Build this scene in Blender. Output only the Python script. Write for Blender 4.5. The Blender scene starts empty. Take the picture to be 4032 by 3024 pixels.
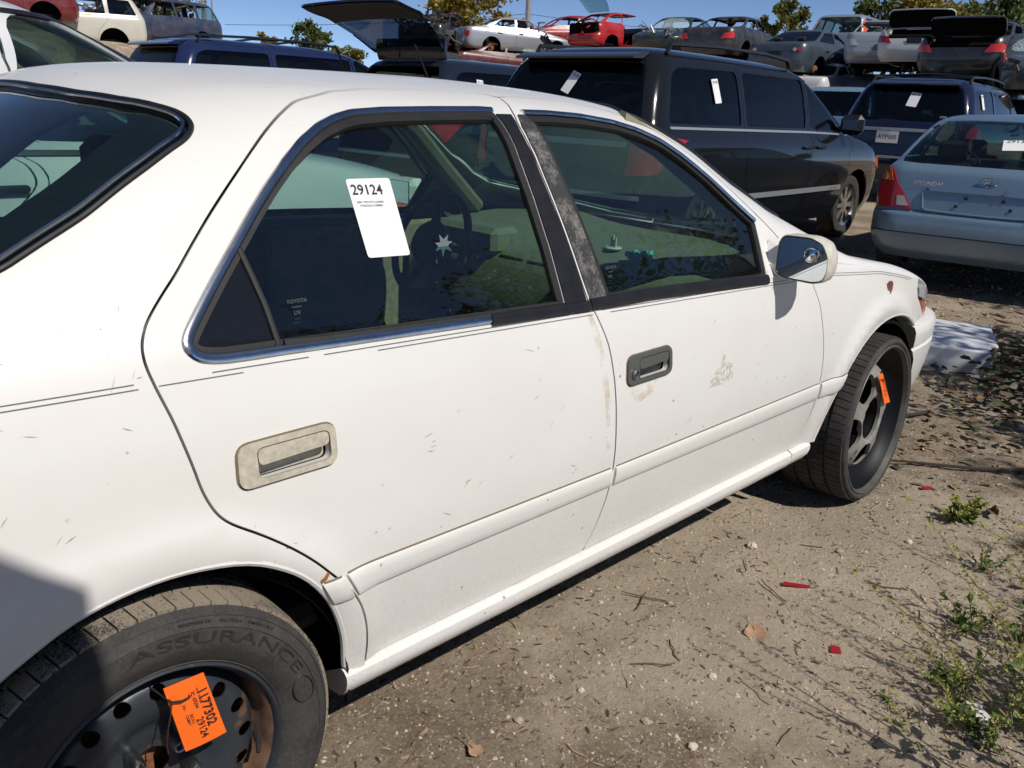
import bpy, math, random
import numpy as np
from math import sin, cos, pi, radians, hypot, atan2, sqrt
from mathutils import Vector, Matrix, noise
from mathutils.geometry import delaunay_2d_cdt

# ------------------------------------------------------------------ camera, sky, sun, exposure
scene = bpy.context.scene
COL = scene.collection
CAM_POS = (-0.39397, -2.06329, 1.36974)
CAM_YAW, CAM_PITCH, CAM_ROLL, CAM_F = radians(45.21729), radians(-18.54548), radians(2.41835), 3339.4
def cam_basis():
    cy, sy, cp, sp = cos(CAM_YAW), sin(CAM_YAW), cos(CAM_PITCH), sin(CAM_PITCH)
    f = np.array([cy*cp, sy*cp, sp]); r = np.array([sy, -cy, 0.]); u = np.cross(r, f)
    c, s = cos(CAM_ROLL), sin(CAM_ROLL)
    return c*r+s*u, -s*r+c*u, f
_R, _U, _F = cam_basis()
cam = bpy.data.cameras.new('camera'); cam_o = bpy.data.objects.new('camera', cam); COL.objects.link(cam_o)
cam.sensor_width = 36.0; cam.lens = 36.0*CAM_F/4032.0; cam.clip_start = 0.05; cam.clip_end = 3000
cam_o.matrix_world = Matrix(((_R[0], _U[0], -_F[0], CAM_POS[0]), (_R[1], _U[1], -_F[1], CAM_POS[1]), (_R[2], _U[2], -_F[2], CAM_POS[2]), (0, 0, 0, 1)))
scene.camera = cam_o

SUN_AZ, SUN_EL = radians(1.0), radians(47.5)      # azimuth from -y towards +x
SUN = Vector((sin(SUN_AZ)*cos(SUN_EL), -cos(SUN_AZ)*cos(SUN_EL), sin(SUN_EL)))
world = bpy.data.worlds.new('World'); scene.world = world; world.use_nodes = True
wn = world.node_tree.nodes; wl = world.node_tree.links
bg = wn['Background']; bg.inputs['Strength'].default_value = 0.114
sky = wn.new('ShaderNodeTexSky'); sky.sky_type = 'NISHITA'; sky.sun_disc = False
sky.sun_elevation = SUN_EL; sky.sun_rotation = atan2(SUN.x, SUN.y)
sky.altitude = 8000; sky.air_density = 1.0; sky.dust_density = 0.6; sky.ozone_density = 1.6
wl.new(sky.outputs[0], bg.inputs['Color'])
sun = bpy.data.lights.new('sun', 'SUN'); sun.energy = 4.3; sun.angle = radians(0.53); sun.color = (1.0, 0.95, 0.87)
sun_o = bpy.data.objects.new('sun', sun); COL.objects.link(sun_o)
sun_o.rotation_euler = SUN.to_track_quat('Z', 'Y').to_euler()
vs = scene.view_settings; vs.view_transform = 'Standard'; vs.look = 'None'; vs.gamma = 1.0; vs.use_curve_mapping = False
vs.exposure = -0.08
scene.render.engine = 'CYCLES'
scene.cycles.use_denoising = True; scene.cycles.use_adaptive_sampling = True; scene.cycles.adaptive_threshold = 0.03
scene.cycles.max_bounces = 6; scene.cycles.diffuse_bounces = 3; scene.cycles.transparent_max_bounces = 14
scene.cycles.glossy_bounces = 3; scene.cycles.transmission_bounces = 2; scene.cycles.caustics_reflective = False; scene.cycles.caustics_refractive = False
scene.cycles.sample_clamp_indirect = 6.0

# ------------------------------------------------------------------ materials
MATS = {}
def _mat(name):
    m = bpy.data.materials.new(name); m.use_nodes = True
    nt = m.node_tree; return m, nt, nt.nodes, nt.links, nt.nodes['Principled BSDF']
def setp(b, **k):
    for a, v in k.items():
        b.inputs[a.replace('_', ' ')].default_value = v
def col4(c): return (c[0], c[1], c[2], 1.0)
def tex_noise(n, l, scale, detail=4, rough=.6, coord='Object', dist=0., vec=None):
    t = n.new('ShaderNodeTexNoise'); t.inputs['Scale'].default_value = scale; t.inputs['Detail'].default_value = detail
    t.inputs['Roughness'].default_value = rough; t.inputs['Distortion'].default_value = dist
    if vec is None:
        c = n.new('ShaderNodeTexCoord'); vec = c.outputs[coord]
    l.new(vec, t.inputs['Vector']); return t
def ramp(n, l, src, stops, interp='LINEAR'):
    r = n.new('ShaderNodeValToRGB'); r.color_ramp.interpolation = interp
    e = r.color_ramp.elements
    while len(e) < len(stops): e.new(.5)
    for k, (p, c) in enumerate(stops):
        e[k].position = p; e[k].color = (c, c, c, 1) if isinstance(c, (int, float)) else col4(c)
    l.new(src, r.inputs[0]); return r
def mixc(n, l, fac, a, b, mode='MIX'):
    m = n.new('ShaderNodeMix'); m.data_type = 'RGBA'; m.blend_type = mode
    if isinstance(fac, float): m.inputs[0].default_value = fac
    else: l.new(fac, m.inputs[0])
    for i, s in ((6, a), (7, b)):
        if isinstance(s, tuple): m.inputs[i].default_value = col4(s)
        else: l.new(s, m.inputs[i])
    return m.outputs[2]
def bump(n, l, b, h, strength, dist=.002):
    bm = n.new('ShaderNodeBump'); bm.inputs['Strength'].default_value = strength; bm.inputs['Distance'].default_value = dist
    l.new(h, bm.inputs['Height']); l.new(bm.outputs[0], b.inputs['Normal']); return bm
def simple(name, c, rough=.5, metal=0., coat=0., spec=.5, var=0., vscale=20., bmp=0., bscale=200.):
    if name in MATS: return MATS[name]
    m, nt, n, l, b = _mat(name)
    setp(b, Base_Color=col4(c), Roughness=rough, Metallic=metal)
    b.inputs['Coat Weight'].default_value = coat; b.inputs['Coat Roughness'].default_value = .06
    b.inputs['Specular IOR Level'].default_value = spec
    if var:
        t = tex_noise(n, l, vscale, 5)
        r = ramp(n, l, t.outputs['Fac'], [(.3, tuple(x*(1-var) for x in c)), (.7, tuple(min(1, x*(1+var)) for x in c))])
        l.new(r.outputs[0], b.inputs['Base Color'])
    if bmp:
        t = tex_noise(n, l, bscale, 3); bump(n, l, b, t.outputs['Fac'], bmp)
    MATS[name] = m; return m
def paint(name, c, dirt=.25, rough=.28, coat=.6, metal=0., dirtc=(.30, .25, .19), scale=1.0):
    """car paint with dust, grime and speckle of its own"""
    if name in MATS: return MATS[name]
    m, nt, n, l, b = _mat(name)
    t1 = tex_noise(n, l, 3.1*scale, 6, .65); t2 = tex_noise(n, l, 55*scale, 4, .7)
    r1 = ramp(n, l, t1.outputs['Fac'], [(.40, 0.), (.78, dirt)])
    r2 = ramp(n, l, t2.outputs['Fac'], [(.50, 0.), (.80, dirt*.8)])
    mx = n.new('ShaderNodeMath'); mx.operation = 'ADD'; l.new(r1.outputs[0], mx.inputs[0]); l.new(r2.outputs[0], mx.inputs[1]); mx.use_clamp = True
    l.new(mixc(n, l, mx.outputs[0], c, dirtc), b.inputs['Base Color'])
    rr = n.new('ShaderNodeMath'); rr.operation = 'MULTIPLY_ADD'; l.new(mx.outputs[0], rr.inputs[0]); rr.inputs[1].default_value = .7; rr.inputs[2].default_value = rough
    l.new(rr.outputs[0], b.inputs['Roughness'])
    if coat >= .9: b.inputs['Specular IOR Level'].default_value = .08
    b.inputs['Metallic'].default_value = metal; b.inputs['Coat Weight'].default_value = coat; b.inputs['Coat Roughness'].default_value = .05
    MATS[name] = m; return m
def glass(name, tint, refl=1.0, haze=0.0, rough=0.0):
    """thin automotive glass: tinted see-through with a Fresnel reflection and a film of dust"""
    if name in MATS: return MATS[name]
    m, nt, n, l, b = _mat(name); n.remove(b)
    out = n['Material Output']
    tr = n.new('ShaderNodeBsdfTransparent'); tr.inputs[0].default_value = col4(tint)
    gl = n.new('ShaderNodeBsdfGlossy'); gl.inputs['Roughness'].default_value = rough
    lw = n.new('ShaderNodeLayerWeight'); lw.inputs['Blend'].default_value = .5
    pw = n.new('ShaderNodeMath'); pw.operation = 'POWER'; l.new(lw.outputs['Facing'], pw.inputs[0]); pw.inputs[1].default_value = 5.0
    sc_ = n.new('ShaderNodeMath'); sc_.operation = 'MULTIPLY_ADD'; l.new(pw.outputs[0], sc_.inputs[0]); sc_.inputs[1].default_value = .93; sc_.inputs[2].default_value = .055
    mu = n.new('ShaderNodeMath'); mu.operation = 'MULTIPLY'; mu.inputs[1].default_value = refl; mu.use_clamp = True; l.new(sc_.outputs[0], mu.inputs[0])
    mx = n.new('ShaderNodeMixShader'); l.new(mu.outputs[0], mx.inputs[0]); l.new(tr.outputs[0], mx.inputs[1]); l.new(gl.outputs[0], mx.inputs[2])
    last = mx.outputs[0]
    if haze:
        df = n.new('ShaderNodeBsdfDiffuse'); df.inputs[0].default_value = (.55, .52, .47, 1)
        t = tex_noise(n, l, 30, 6, .75); r = ramp(n, l, t.outputs['Fac'], [(.42, haze*.3), (.62, haze), (.85, haze*2.2)])
        m2 = n.new('ShaderNodeMixShader'); l.new(r.outputs[0], m2.inputs[0]); l.new(last, m2.inputs[1]); l.new(df.outputs[0], m2.inputs[2]); last = m2.outputs[0]
    l.new(last, out.inputs['Surface']); MATS[name] = m; return m

# ------------------------------------------------------------------ scene helpers
def tag(o, label=None, cat=None, group=None, kind=None):
    if label: o['label'] = label
    if cat: o['category'] = cat
    if group: o['group'] = group
    if kind: o['kind'] = kind
    return o
def thing(name, label, cat, loc=(0, 0, 0), rot=(0, 0, 0), group=None):
    o = bpy.data.objects.new(name, None); COL.objects.link(o); o.location = loc; o.rotation_euler = rot
    o.empty_display_size = .2
    return tag(o, label, cat, group)
def link_mesh(name, me, mat, parent=None):
    o = bpy.data.objects.new(name, me); COL.objects.link(o)
    if mat is not None and not me.materials: me.materials.append(mat)
    if parent is not None: o.parent = parent
    return o
def mesh_obj(name, V, F, mat, parent=None, N=None, smooth=True, auto=None):
    me = bpy.data.meshes.new(name)
    me.from_pydata([tuple(map(float, v)) for v in V], [], [tuple(int(i) for i in f) for f in F])
    if smooth: me.polygons.foreach_set('use_smooth', [True]*len(me.polygons))
    if N is not None: me.normals_split_custom_set_from_vertices([tuple(map(float, x)) for x in N])
    elif auto is not None and smooth: me.set_sharp_from_angle(angle=radians(auto))
    me.update()
    return link_mesh(name, me, mat, parent)
class MB:
    """collects shapes into one mesh"""
    def __init__(s): s.v = []; s.f = []
    def add(s, V, F):
        k = len(s.v); s.v.extend([tuple(map(float, p)) for p in V]); s.f.extend([tuple(int(i)+k for i in f) for f in F]); return s
    def box(s, c, d, bev=0., M=None):
        x, y, z = d[0]/2, d[1]/2, d[2]/2; b = min(bev, x*.98, y*.98, z*.98)
        if b <= 0:
            V = [(i*x, j*y, k*z) for i in (-1, 1) for j in (-1, 1) for k in (-1, 1)]
            F = [(0, 1, 3, 2), (4, 6, 7, 5), (0, 4, 5, 1), (2, 3, 7, 6), (0, 2, 6, 4), (1, 5, 7, 3)]
        else:
            V = []; idx = {}
            for i in (-1, 1):
                for j in (-1, 1):
                    for k in (-1, 1):
                        for a in range(3):
                            p = [i*(x-b), j*(y-b), k*(z-b)]; p[a] = (i*x, j*y, k*z)[a]
                            idx[(i, j, k, a)] = len(V); V.append(tuple(p))
            F = []
            for a in range(3):
                o = [q for q in range(3) if q != a]
                for sg in (-1, 1):
                    q = []
                    for (p, r) in ((-1, -1), (1, -1), (1, 1), (-1, 1)):
                        t = [0, 0, 0]; t[a] = sg; t[o[0]] = p; t[o[1]] = r; q.append(idx[(t[0], t[1], t[2], a)])
                    F.append(tuple(q))
            for a in range(3):      # bevel quads along each edge direction
                o = [q for q in range(3) if q != a]
                for p in (-1, 1):
                    for r in (-1, 1):
                        t0 = [0, 0, 0]; t0[o[0]] = p; t0[o[1]] = r; t1 = list(t0); t0[a] = -1; t1[a] = 1
                        F.append((idx[(*t0, o[0])], idx[(*t1, o[0])], idx[(*t1, o[1])], idx[(*t0, o[1])]))
            for i in (-1, 1):
                for j in (-1, 1):
                    for k in (-1, 1): F.append(tuple(idx[(i, j, k, a)] for a in range(3)))
        V = [Vector(p) for p in V]
        if M is not None: V = [M @ p for p in V]
        return s.add([(p[0]+c[0], p[1]+c[1], p[2]+c[2]) for p in V], F)
    def tube(s, path, r, n=8, closed=False, cap=True, flat=1.0, up=None):
        P = [Vector(p) for p in path]; m = len(P); rs = r if isinstance(r, (list, tuple)) else [r]*m
        V = []; last = Vector(up) if up is not None else None
        for i in range(m):
            a = P[(i-1) % m] if (closed or i > 0) else P[i]; b = P[(i+1) % m] if (closed or i < m-1) else P[i]
            t = (b-a)
            t = t.normalized() if t.length > 1e-9 else Vector((0, 0, 1))
            if last is None: last = Vector((0, 0, 1)) if abs(t.z) < .9 else Vector((1, 0, 0))
            u = (last - t*last.dot(t)); u = u.normalized() if u.length > 1e-6 else t.orthogonal().normalized()
            w = t.cross(u); last = u
            for k in range(n):
                th = 2*pi*k/n; V.append(P[i]+u*(rs[i]*cos(th))+w*(rs[i]*flat*sin(th)))
        F = []
        for i in range(m if closed else m-1):
            for k in range(n):
                a = i*n+k; b = i*n+(k+1) % n; c = ((i+1) % m)*n+(k+1) % n; d = ((i+1) % m)*n+k; F.append((a, b, c, d))
        if cap and not closed:
            F.append(tuple(range(n-1, -1, -1))); F.append(tuple((m-1)*n+k for k in range(n)))
        return s.add(V, F)
    def lathe(s, prof, n=48, origin=(0, 0, 0), M=None, a0=0., a1=2*pi):
        """profile (r, y) turned about the local y axis"""
        full = abs(a1-a0-2*pi) < 1e-6; nn = n if full else n+1
        V = []
        for i in range(nn):
            th = a0+(a1-a0)*i/n
            for r, y in prof: V.append(Vector((r*cos(th), y, r*sin(th))))
        k = len(prof); F = []
        for i in range(n):
            j = (i+1) % nn
            for q in range(k-1): F.append((i*k+q, i*k+q+1, j*k+q+1, j*k+q))
        if M is not None: V = [M @ p for p in V]
        return s.add([(p[0]+origin[0], p[1]+origin[1], p[2]+origin[2]) for p in V], F)
    def loft(s, rings, closed=True, cap=False):
        n = len(rings[0]); V = [p for r in rings for p in r]; F = []
        for i in range(len(rings)-1):
            for k in range(n if closed else n-1):
                a = i*n+k; b = i*n+(k+1) % n; F.append((a, b, b+n, a+n))
        if cap: F.append(tuple(range(n-1, -1, -1))); F.append(tuple((len(rings)-1)*n+k for k in range(n)))
        return s.add(V, F)
    def prism(s, poly, h0, h1, M=None):
        n = len(poly); V = [Vector((x, y, h0)) for x, y in poly]+[Vector((x, y, h1)) for x, y in poly]
        if M is not None: V = [M @ p for p in V]
        F = [tuple(range(n-1, -1, -1)), tuple(range(n, 2*n))]+[(i, (i+1) % n, n+(i+1) % n, n+i) for i in range(n)]
        return s.add(V, F)
    def build(s, name, mat, parent=None, smooth=True, auto=35):
        return mesh_obj(name, s.v, s.f, mat, parent, None, smooth, auto)
    def mirror_y(s):
        m = MB(); m.v = [(x, -y, z) for x, y, z in s.v]; m.f = [tuple(reversed(f)) for f in s.f]; return m
def copy_tree(o, parent=None):
    c = o.copy(); COL.objects.link(c)
    if parent is not None: c.parent = parent
    for ch in list(o.children): copy_tree(ch, c)
    return c

# text ---------------------------------------------------------------
_TX = {}
def text_geo(body, size=1.0, extrude=0., bold=0., spacing=1.0):
    key = (body, extrude, bold, spacing)
    if key not in _TX:
        cu = bpy.data.curves.new('t', 'FONT'); cu.body = body; cu.size = 1.0; cu.extrude = extrude; cu.offset = bold; cu.align_x = 'CENTER'; cu.align_y = 'CENTER'
        cu.resolution_u = 3; cu.space_character = spacing
        o = bpy.data.objects.new('t', cu); COL.objects.link(o)
        dg = bpy.context.evaluated_depsgraph_get()
        me = bpy.data.meshes.new_from_object(o.evaluated_get(dg))
        V = [tuple(v.co) for v in me.vertices]; F = [tuple(p.vertices) for p in me.polygons]
        bpy.data.objects.remove(o); bpy.data.curves.remove(cu); bpy.data.meshes.remove(me)
        _TX[key] = (V, F)
    V, F = _TX[key]
    return [(x*size, y*size, z*size) for x, y, z in V], F
def frame_M(o, right, up):
    r = Vector(right).normalized(); u = Vector(up); u = (u-r*u.dot(r)).normalized(); n = r.cross(u)
    return Matrix(((r.x, u.x, n.x, o[0]), (r.y, u.y, n.y, o[1]), (r.z, u.z, n.z, o[2]), (0, 0, 0, 1)))

# parametric surface ----------------------------------------------------
def table(tab, x):
    xs = [t[0] for t in tab]; ys = [t[1] for t in tab]; n = len(xs)
    if x <= xs[0]: return ys[0]
    if x >= xs[-1]: return ys[-1]
    i = 0
    while xs[i+1] < x: i += 1
    h = xs[i+1]-xs[i]; t = (x-xs[i])/h
    def m(k):
        if k == 0: return (ys[1]-ys[0])/(xs[1]-xs[0])
        if k == n-1: return (ys[-1]-ys[-2])/(xs[-1]-xs[-2])
        a = (ys[k]-ys[k-1])/(xs[k]-xs[k-1]); b = (ys[k+1]-ys[k])/(xs[k+1]-xs[k])
        return 0. if a*b <= 0 else 2*a*b/(a+b)
    m0, m1 = m(i), m(i+1)
    return (2*t**3-3*t*t+1)*ys[i]+(t**3-2*t*t+t)*h*m0+(-2*t**3+3*t*t)*ys[i+1]+(t**3-t*t)*h*m1
class Surf:
    """right half of a body as a grid of points over two parameters (a, b)"""
    def __init__(s, A, B, P):
        s.A = np.asarray(A, float); s.B = np.asarray(B, float); s.P = P
        da = np.gradient(P, axis=0); db = np.gradient(P, axis=1)
        N = np.cross(da, db); L = np.linalg.norm(N, axis=2, keepdims=True); s.N = N/np.maximum(L, 1e-9)
    def _cell(s, X, v):
        i = np.clip(np.searchsorted(X, v, 'right')-1, 0, len(X)-2); t = (v-X[i])/(X[i+1]-X[i]); return i, np.clip(t, -.5, 1.5)
    def at(s, a, b, normals=True):
        a = np.asarray(a, float); b = np.asarray(b, float)
        i, t = s._cell(s.A, a); j, w = s._cell(s.B, b); t = t[..., None]; w = w[..., None]
        def q(G): return (G[i, j]*(1-t)+G[i+1, j]*t)*(1-w)+(G[i, j+1]*(1-t)+G[i+1, j+1]*t)*w
        P = q(s.P)
        if not normals: return P
        N = q(s.N); N = N/np.maximum(np.linalg.norm(N, axis=-1, keepdims=True), 1e-9)
        return P, N
def inpoly(p, poly):
    x, y = p[:, 0], p[:, 1]; c = np.zeros(len(p), bool); n = len(poly)
    for i in range(n):
        x1, y1 = poly[i]; x2, y2 = poly[(i+1) % n]
        if y1 == y2: continue
        m = ((y1 > y) != (y2 > y)) & (x < (x2-x1)*(y-y1)/(y2-y1)+x1); c ^= m
    return c
def densify(poly, h):
    out = []
    n = len(poly)
    for i in range(n):
        a = poly[i]; b = poly[(i+1) % n]; k = max(1, int(math.ceil(hypot(b[0]-a[0], b[1]-a[1])/h)))
        for q in range(k): out.append((a[0]+(b[0]-a[0])*q/k, a[1]+(b[1]-a[1])*q/k))
    return out
def opend(pts, h):
    out = []
    for a, b in zip(pts[:-1], pts[1:]):
        k = max(1, int(math.ceil(hypot(b[0]-a[0], b[1]-a[1])/h)))
        out += [(a[0]+(b[0]-a[0])*q/k, a[1]+(b[1]-a[1])*q/k) for q in range(k)]
    return out+[pts[-1]]
def chaikin(pts, it=2, closed=False):
    for _ in range(it):
        n = len(pts); out = [] if closed else [pts[0]]
        for i in range(n if closed else n-1):
            a, b = pts[i], pts[(i+1) % n]; out += [(a[0]*.75+b[0]*.25, a[1]*.75+b[1]*.25), (a[0]*.25+b[0]*.75, a[1]*.25+b[1]*.75)]
        if not closed: out.append(pts[-1])
        pts = out
    return pts
def inset(poly, d):
    n = len(poly); ar = sum(poly[i][0]*poly[(i+1) % n][1]-poly[(i+1) % n][0]*poly[i][1] for i in range(n)); sg = 1 if ar > 0 else -1
    out = []
    for i in range(n):
        a, b, c = poly[i-1], poly[i], poly[(i+1) % n]
        e1 = (b[0]-a[0], b[1]-a[1]); e2 = (c[0]-b[0], c[1]-b[1]); l1 = hypot(*e1) or 1e-9; l2 = hypot(*e2) or 1e-9
        nx = -(e1[1]/l1+e2[1]/l2); ny = (e1[0]/l1+e2[0]/l2); L = hypot(nx, ny)
        if L < 1e-6: out.append(b); continue
        cosv = max(.35, L/2); out.append((b[0]+sg*nx/L*d/cosv, b[1]+sg*ny/L*d/cosv))
    return out
def smooth_poly(poly, r, k=4):
    """round the corners of a coarse polygon"""
    out = []; n = len(poly)
    for i in range(n):
        a, b, c = [np.array(q, float) for q in (poly[i-1], poly[i], poly[(i+1) % n])]
        la = np.linalg.norm(a-b); lc = np.linalg.norm(c-b); rr = min(r, la*.45, lc*.45)
        p = b+(a-b)/la*rr; q = b+(c-b)/lc*rr
        for t in np.linspace(0, 1, k+1): out.append(tuple((1-t)**2*p+2*t*(1-t)*b+t*t*q))
    return out
def panel(S, outer, holes=(), h=.05, off=0., flange=.012, gap=0., sb=1.0, dens=None, grow=0., fine=True):
    """triangulated piece of surface S bounded by outer, less holes (parameter polygons); sb scales b to metres"""
    dens = dens or h
    O = densify([(a, b*sb) for a, b in outer], dens)
    if gap: O = inset(O, gap)
    Hs = [densify([(a, b*sb) for a, b in q], dens) for q in holes]
    pts = list(O); E = [(i, (i+1) % len(O)) for i in range(len(O))]
    for q in Hs:
        k = len(pts); pts += q; E += [(k+i, k+(i+1) % len(q)) for i in range(len(q))]
    if fine:
        OO = np.array(O); lo = OO.min(0); hi = OO.max(0)
        gx, gy = np.meshgrid(np.arange(lo[0]+h*.5, hi[0], h), np.arange(lo[1]+h*.5, hi[1], h)); gy = gy+0.0
        g = np.stack([gx.ravel(), gy.ravel()], 1)
        m = inpoly(g, O)
        for q in Hs: m &= ~inpoly(g, q)
        g = g[m]
        if len(g):
            bp = np.array(pts); keep = np.ones(len(g), bool)
            for st in range(0, len(g), 2000):
                d = ((g[st:st+2000, None, :]-bp[None])**2).sum(2).min(1); keep[st:st+2000] = d > (.45*h)**2
            pts += [tuple(p) for p in g[keep]]
    V2, _, F, *_ = delaunay_2d_cdt([Vector(p) for p in pts], E, [], 0, 1e-7)
    V2 = np.array([tuple(p) for p in V2]); F = np.array([tuple(f) for f in F if len(f) == 3])
    cen = V2[F].mean(1); m = inpoly(cen, O)
    for q in Hs: m &= ~inpoly(cen, q)
    F = F[m]
    used = np.unique(F); remap = -np.ones(len(V2), int); remap[used] = np.arange(len(used)); F = remap[F]; V2 = V2[used]
    # orient counter-clockwise in (a, b) -> outward
    a, b, c = V2[F[:, 0]], V2[F[:, 1]], V2[F[:, 2]]
    cr = (b[:, 0]-a[:, 0])*(c[:, 1]-a[:, 1])-(b[:, 1]-a[:, 1])*(c[:, 0]-a[:, 0]); F[cr < 0] = F[cr < 0][:, ::-1]
    P, N = S.at(V2[:, 0], V2[:, 1]/sb); P = P+N*off
    V = [tuple(p) for p in P]; NN = [tuple(p) for p in N]; FF = [tuple(f) for f in F]
    if flange:
        for L in [O]+Hs:
            ar = sum(L[i][0]*L[(i+1) % len(L)][1]-L[(i+1) % len(L)][0]*L[i][1] for i in range(len(L)))
            isout = L is O
            if (ar > 0) != isout: L = L[::-1]
            L = np.array(L); Pq, Nq = S.at(L[:, 0], L[:, 1]/sb); Pq = Pq+Nq*off
            T = np.roll(Pq, -1, 0)-np.roll(Pq, 1, 0); T /= np.maximum(np.linalg.norm(T, axis=1, keepdims=True), 1e-9)
            out = np.cross(T, Nq); k = len(V); n = len(L)
            V += [tuple(p) for p in Pq]+[tuple(p) for p in Pq-Nq*flange]; NN += [tuple(p) for p in out]*2
            mid = (L+np.roll(L, -1, 0))/2; ok = np.ones(n, bool)
            if not isout: ok &= inpoly(mid, O)
            for q in Hs:
                if not (not isout and len(q) == n and abs(np.array(q)-L).max() < 1e-9 or (not isout and len(q) == n and abs(np.array(q)[::-1]-L).max() < 1e-9)): ok &= ~inpoly(mid, q)
            FF += [(k+(i+1) % n, k+i, k+n+i, k+n+(i+1) % n) for i in range(n) if ok[i]]
    return V, FF, NN
def mirrored(g):
    V, F, N = g
    return [(x, -y, z) for x, y, z in V], [tuple(reversed(f)) for f in F], [(x, -y, z) for x, y, z in N]
def joined(*gs):
    V, F, N = [], [], []
    for g in gs:
        k = len(V); V += g[0]; F += [tuple(i+k for i in f) for f in g[1]]; N += g[2]
    return V, F, N
def pobj(name, g, mat, parent=None): return mesh_obj(name, g[0], g[1], mat, parent, g[2])

# ------------------------------------------------------------------ shared materials
def mk_white():
    m, nt, n, l, b = _mat('worn white paint')
    t1 = tex_noise(n, l, 2.2, 5, .6); t2 = tex_noise(n, l, 120, 3, .7); t3 = tex_noise(n, l, 9, 4, .6)
    base = mixc(n, l, ramp(n, l, t1.outputs['Fac'], [(.35, 0.), (.75, 1.)]).outputs[0], (.785, .772, .75), (.74, .72, .69))
    c = n.new('ShaderNodeTexCoord')
    # chips: sparse dark specks
    vo = n.new('ShaderNodeTexVoronoi'); vo.inputs['Scale'].default_value = 34; vo.inputs['Randomness'].default_value = 1.0; l.new(c.outputs['Object'], vo.inputs['Vector'])
    wn_ = n.new('ShaderNodeTexWhiteNoise'); l.new(vo.outputs['Position'], wn_.inputs['Vector'])
    rad = n.new('ShaderNodeMath'); rad.operation = 'MULTIPLY_ADD'; l.new(wn_.outputs['Value'], rad.inputs[0]); rad.inputs[1].default_value = .30; rad.inputs[2].default_value = -.17
    lt = n.new('ShaderNodeMath'); lt.operation = 'LESS_THAN'; l.new(vo.outputs['Distance'], lt.inputs[0]); l.new(rad.outputs[0], lt.inputs[1])
    r3 = ramp(n, l, t3.outputs['Fac'], [(.42, 0.), (.55, 1.)])
    chip = n.new('ShaderNodeMath'); chip.operation = 'MULTIPLY'; l.new(lt.outputs[0], chip.inputs[0]); l.new(r3.outputs[0], chip.inputs[1])
    base = mixc(n, l, chip.outputs[0], base, (.33, .28, .23))
    # scratches: thin stretched streaks in patches
    mp = n.new('ShaderNodeMapping'); mp.inputs['Rotation'].default_value = (0, radians(24), radians(11)); mp.inputs['Scale'].default_value = (7, 60, 210); l.new(c.outputs['Object'], mp.inputs['Vector'])
    ts = tex_noise(n, l, 1.0, 2, .5, vec=mp.outputs[0]); rs = ramp(n, l, ts.outputs['Fac'], [(.735, 0.), (.75, .6)])
    rp = ramp(n, l, tex_noise(n, l, 5.0, 3, .6).outputs['Fac'], [(.52, 0.), (.62, 1.)])
    scr = n.new('ShaderNodeMath'); scr.operation = 'MULTIPLY'; l.new(rs.outputs[0], scr.inputs[0]); l.new(rp.outputs[0], scr.inputs[1])
    base = mixc(n, l, scr.outputs[0], base, (.46, .43, .39))
    # road grime low on the flanks
    sx = n.new('ShaderNodeSeparateXYZ'); l.new(c.outputs['Object'], sx.inputs[0])
    gz = n.new('ShaderNodeMapRange'); gz.inputs[1].default_value = .62; gz.inputs[2].default_value = .24; l.new(sx.outputs[2], gz.inputs[0])
    gm = n.new('ShaderNodeMath'); gm.operation = 'MULTIPLY'; l.new(gz.outputs[0], gm.inputs[0])
    l.new(ramp(n, l, t2.outputs['Fac'], [(.40, .02), (.70, .30)]).outputs[0], gm.inputs[1])
    base = mixc(n, l, gm.outputs[0], base, (.42, .37, .30))
    l.new(base, b.inputs['Base Color'])
    b.inputs['Roughness'].default_value = .42; b.inputs['Coat Weight'].default_value = .45; b.inputs['Coat Roughness'].default_value = .10
    tb1 = tex_noise(n, l, 6, 2, .5); tb2 = tex_noise(n, l, 700, 2, .5); ad_ = n.new('ShaderNodeMath'); ad_.operation = 'MULTIPLY_ADD'; l.new(tb2.outputs['Fac'], ad_.inputs[0]); ad_.inputs[1].default_value = .012; l.new(tb1.outputs['Fac'], ad_.inputs[2])
    bump(n, l, b, ad_.outputs[0], .35, .008)
    MATS['white'] = m; return m
M_WHITE = mk_white()
M_GLASS = glass('green tinted glass', (.60, .79, .73), 2.3, .004)
M_BGLASS = simple('black glass pane', (.010, .011, .014), .06, coat=.3)
M_RUBBER = simple('black rubber', (.010, .010, .011), .65, var=.4, vscale=40)
M_BLACK = simple('black plastic', (.014, .014, .016), .36, var=.3, vscale=30)
M_DARK = simple('dark void', (.005, .005, .005), .95, spec=.1)
M_CHROME = simple('chrome trim', (.55, .57, .60), .14, 1.0, var=.12, vscale=60)
M_STEEL = simple('dull steel', (.35, .35, .36), .38, 1.0, var=.3, vscale=60)
M_RUST = simple('rust', (.22, .085, .035), .85, var=.5, vscale=45, bmp=.4, bscale=120)
M_ORANGE = simple('orange tag card', (1.0, .16, .012), .55)
M_PRINT = simple('black print', (.02, .02, .02), .6)
M_PAPER = simple('white sticker', (.82, .82, .83), .5)
M_AMBER = simple('amber lens', (.62, .14, .03), .18, coat=.6)
M_RED = simple('red lens', (.42, .012, .014), .16, coat=.7)
M_CLEARLENS = simple('clear lens', (.42, .44, .46), .12, coat=.8)
M_MIRROR = simple('mirror glass', (.78, .82, .84), .02, 1.0)
M_TAN = simple('tan cloth', (.30, .24, .15), .9, var=.25, vscale=35)
M_SEAT = simple('dark seat cloth', (.03, .034, .04), .95, var=.3, vscale=60)
M_DASH = simple('beige dashboard', (.21, .205, .135), .62, var=.12, vscale=25, bmp=.15, bscale=400)
M_LINER = simple('grey headliner', (.20, .20, .17), .95, var=.1)
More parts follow.
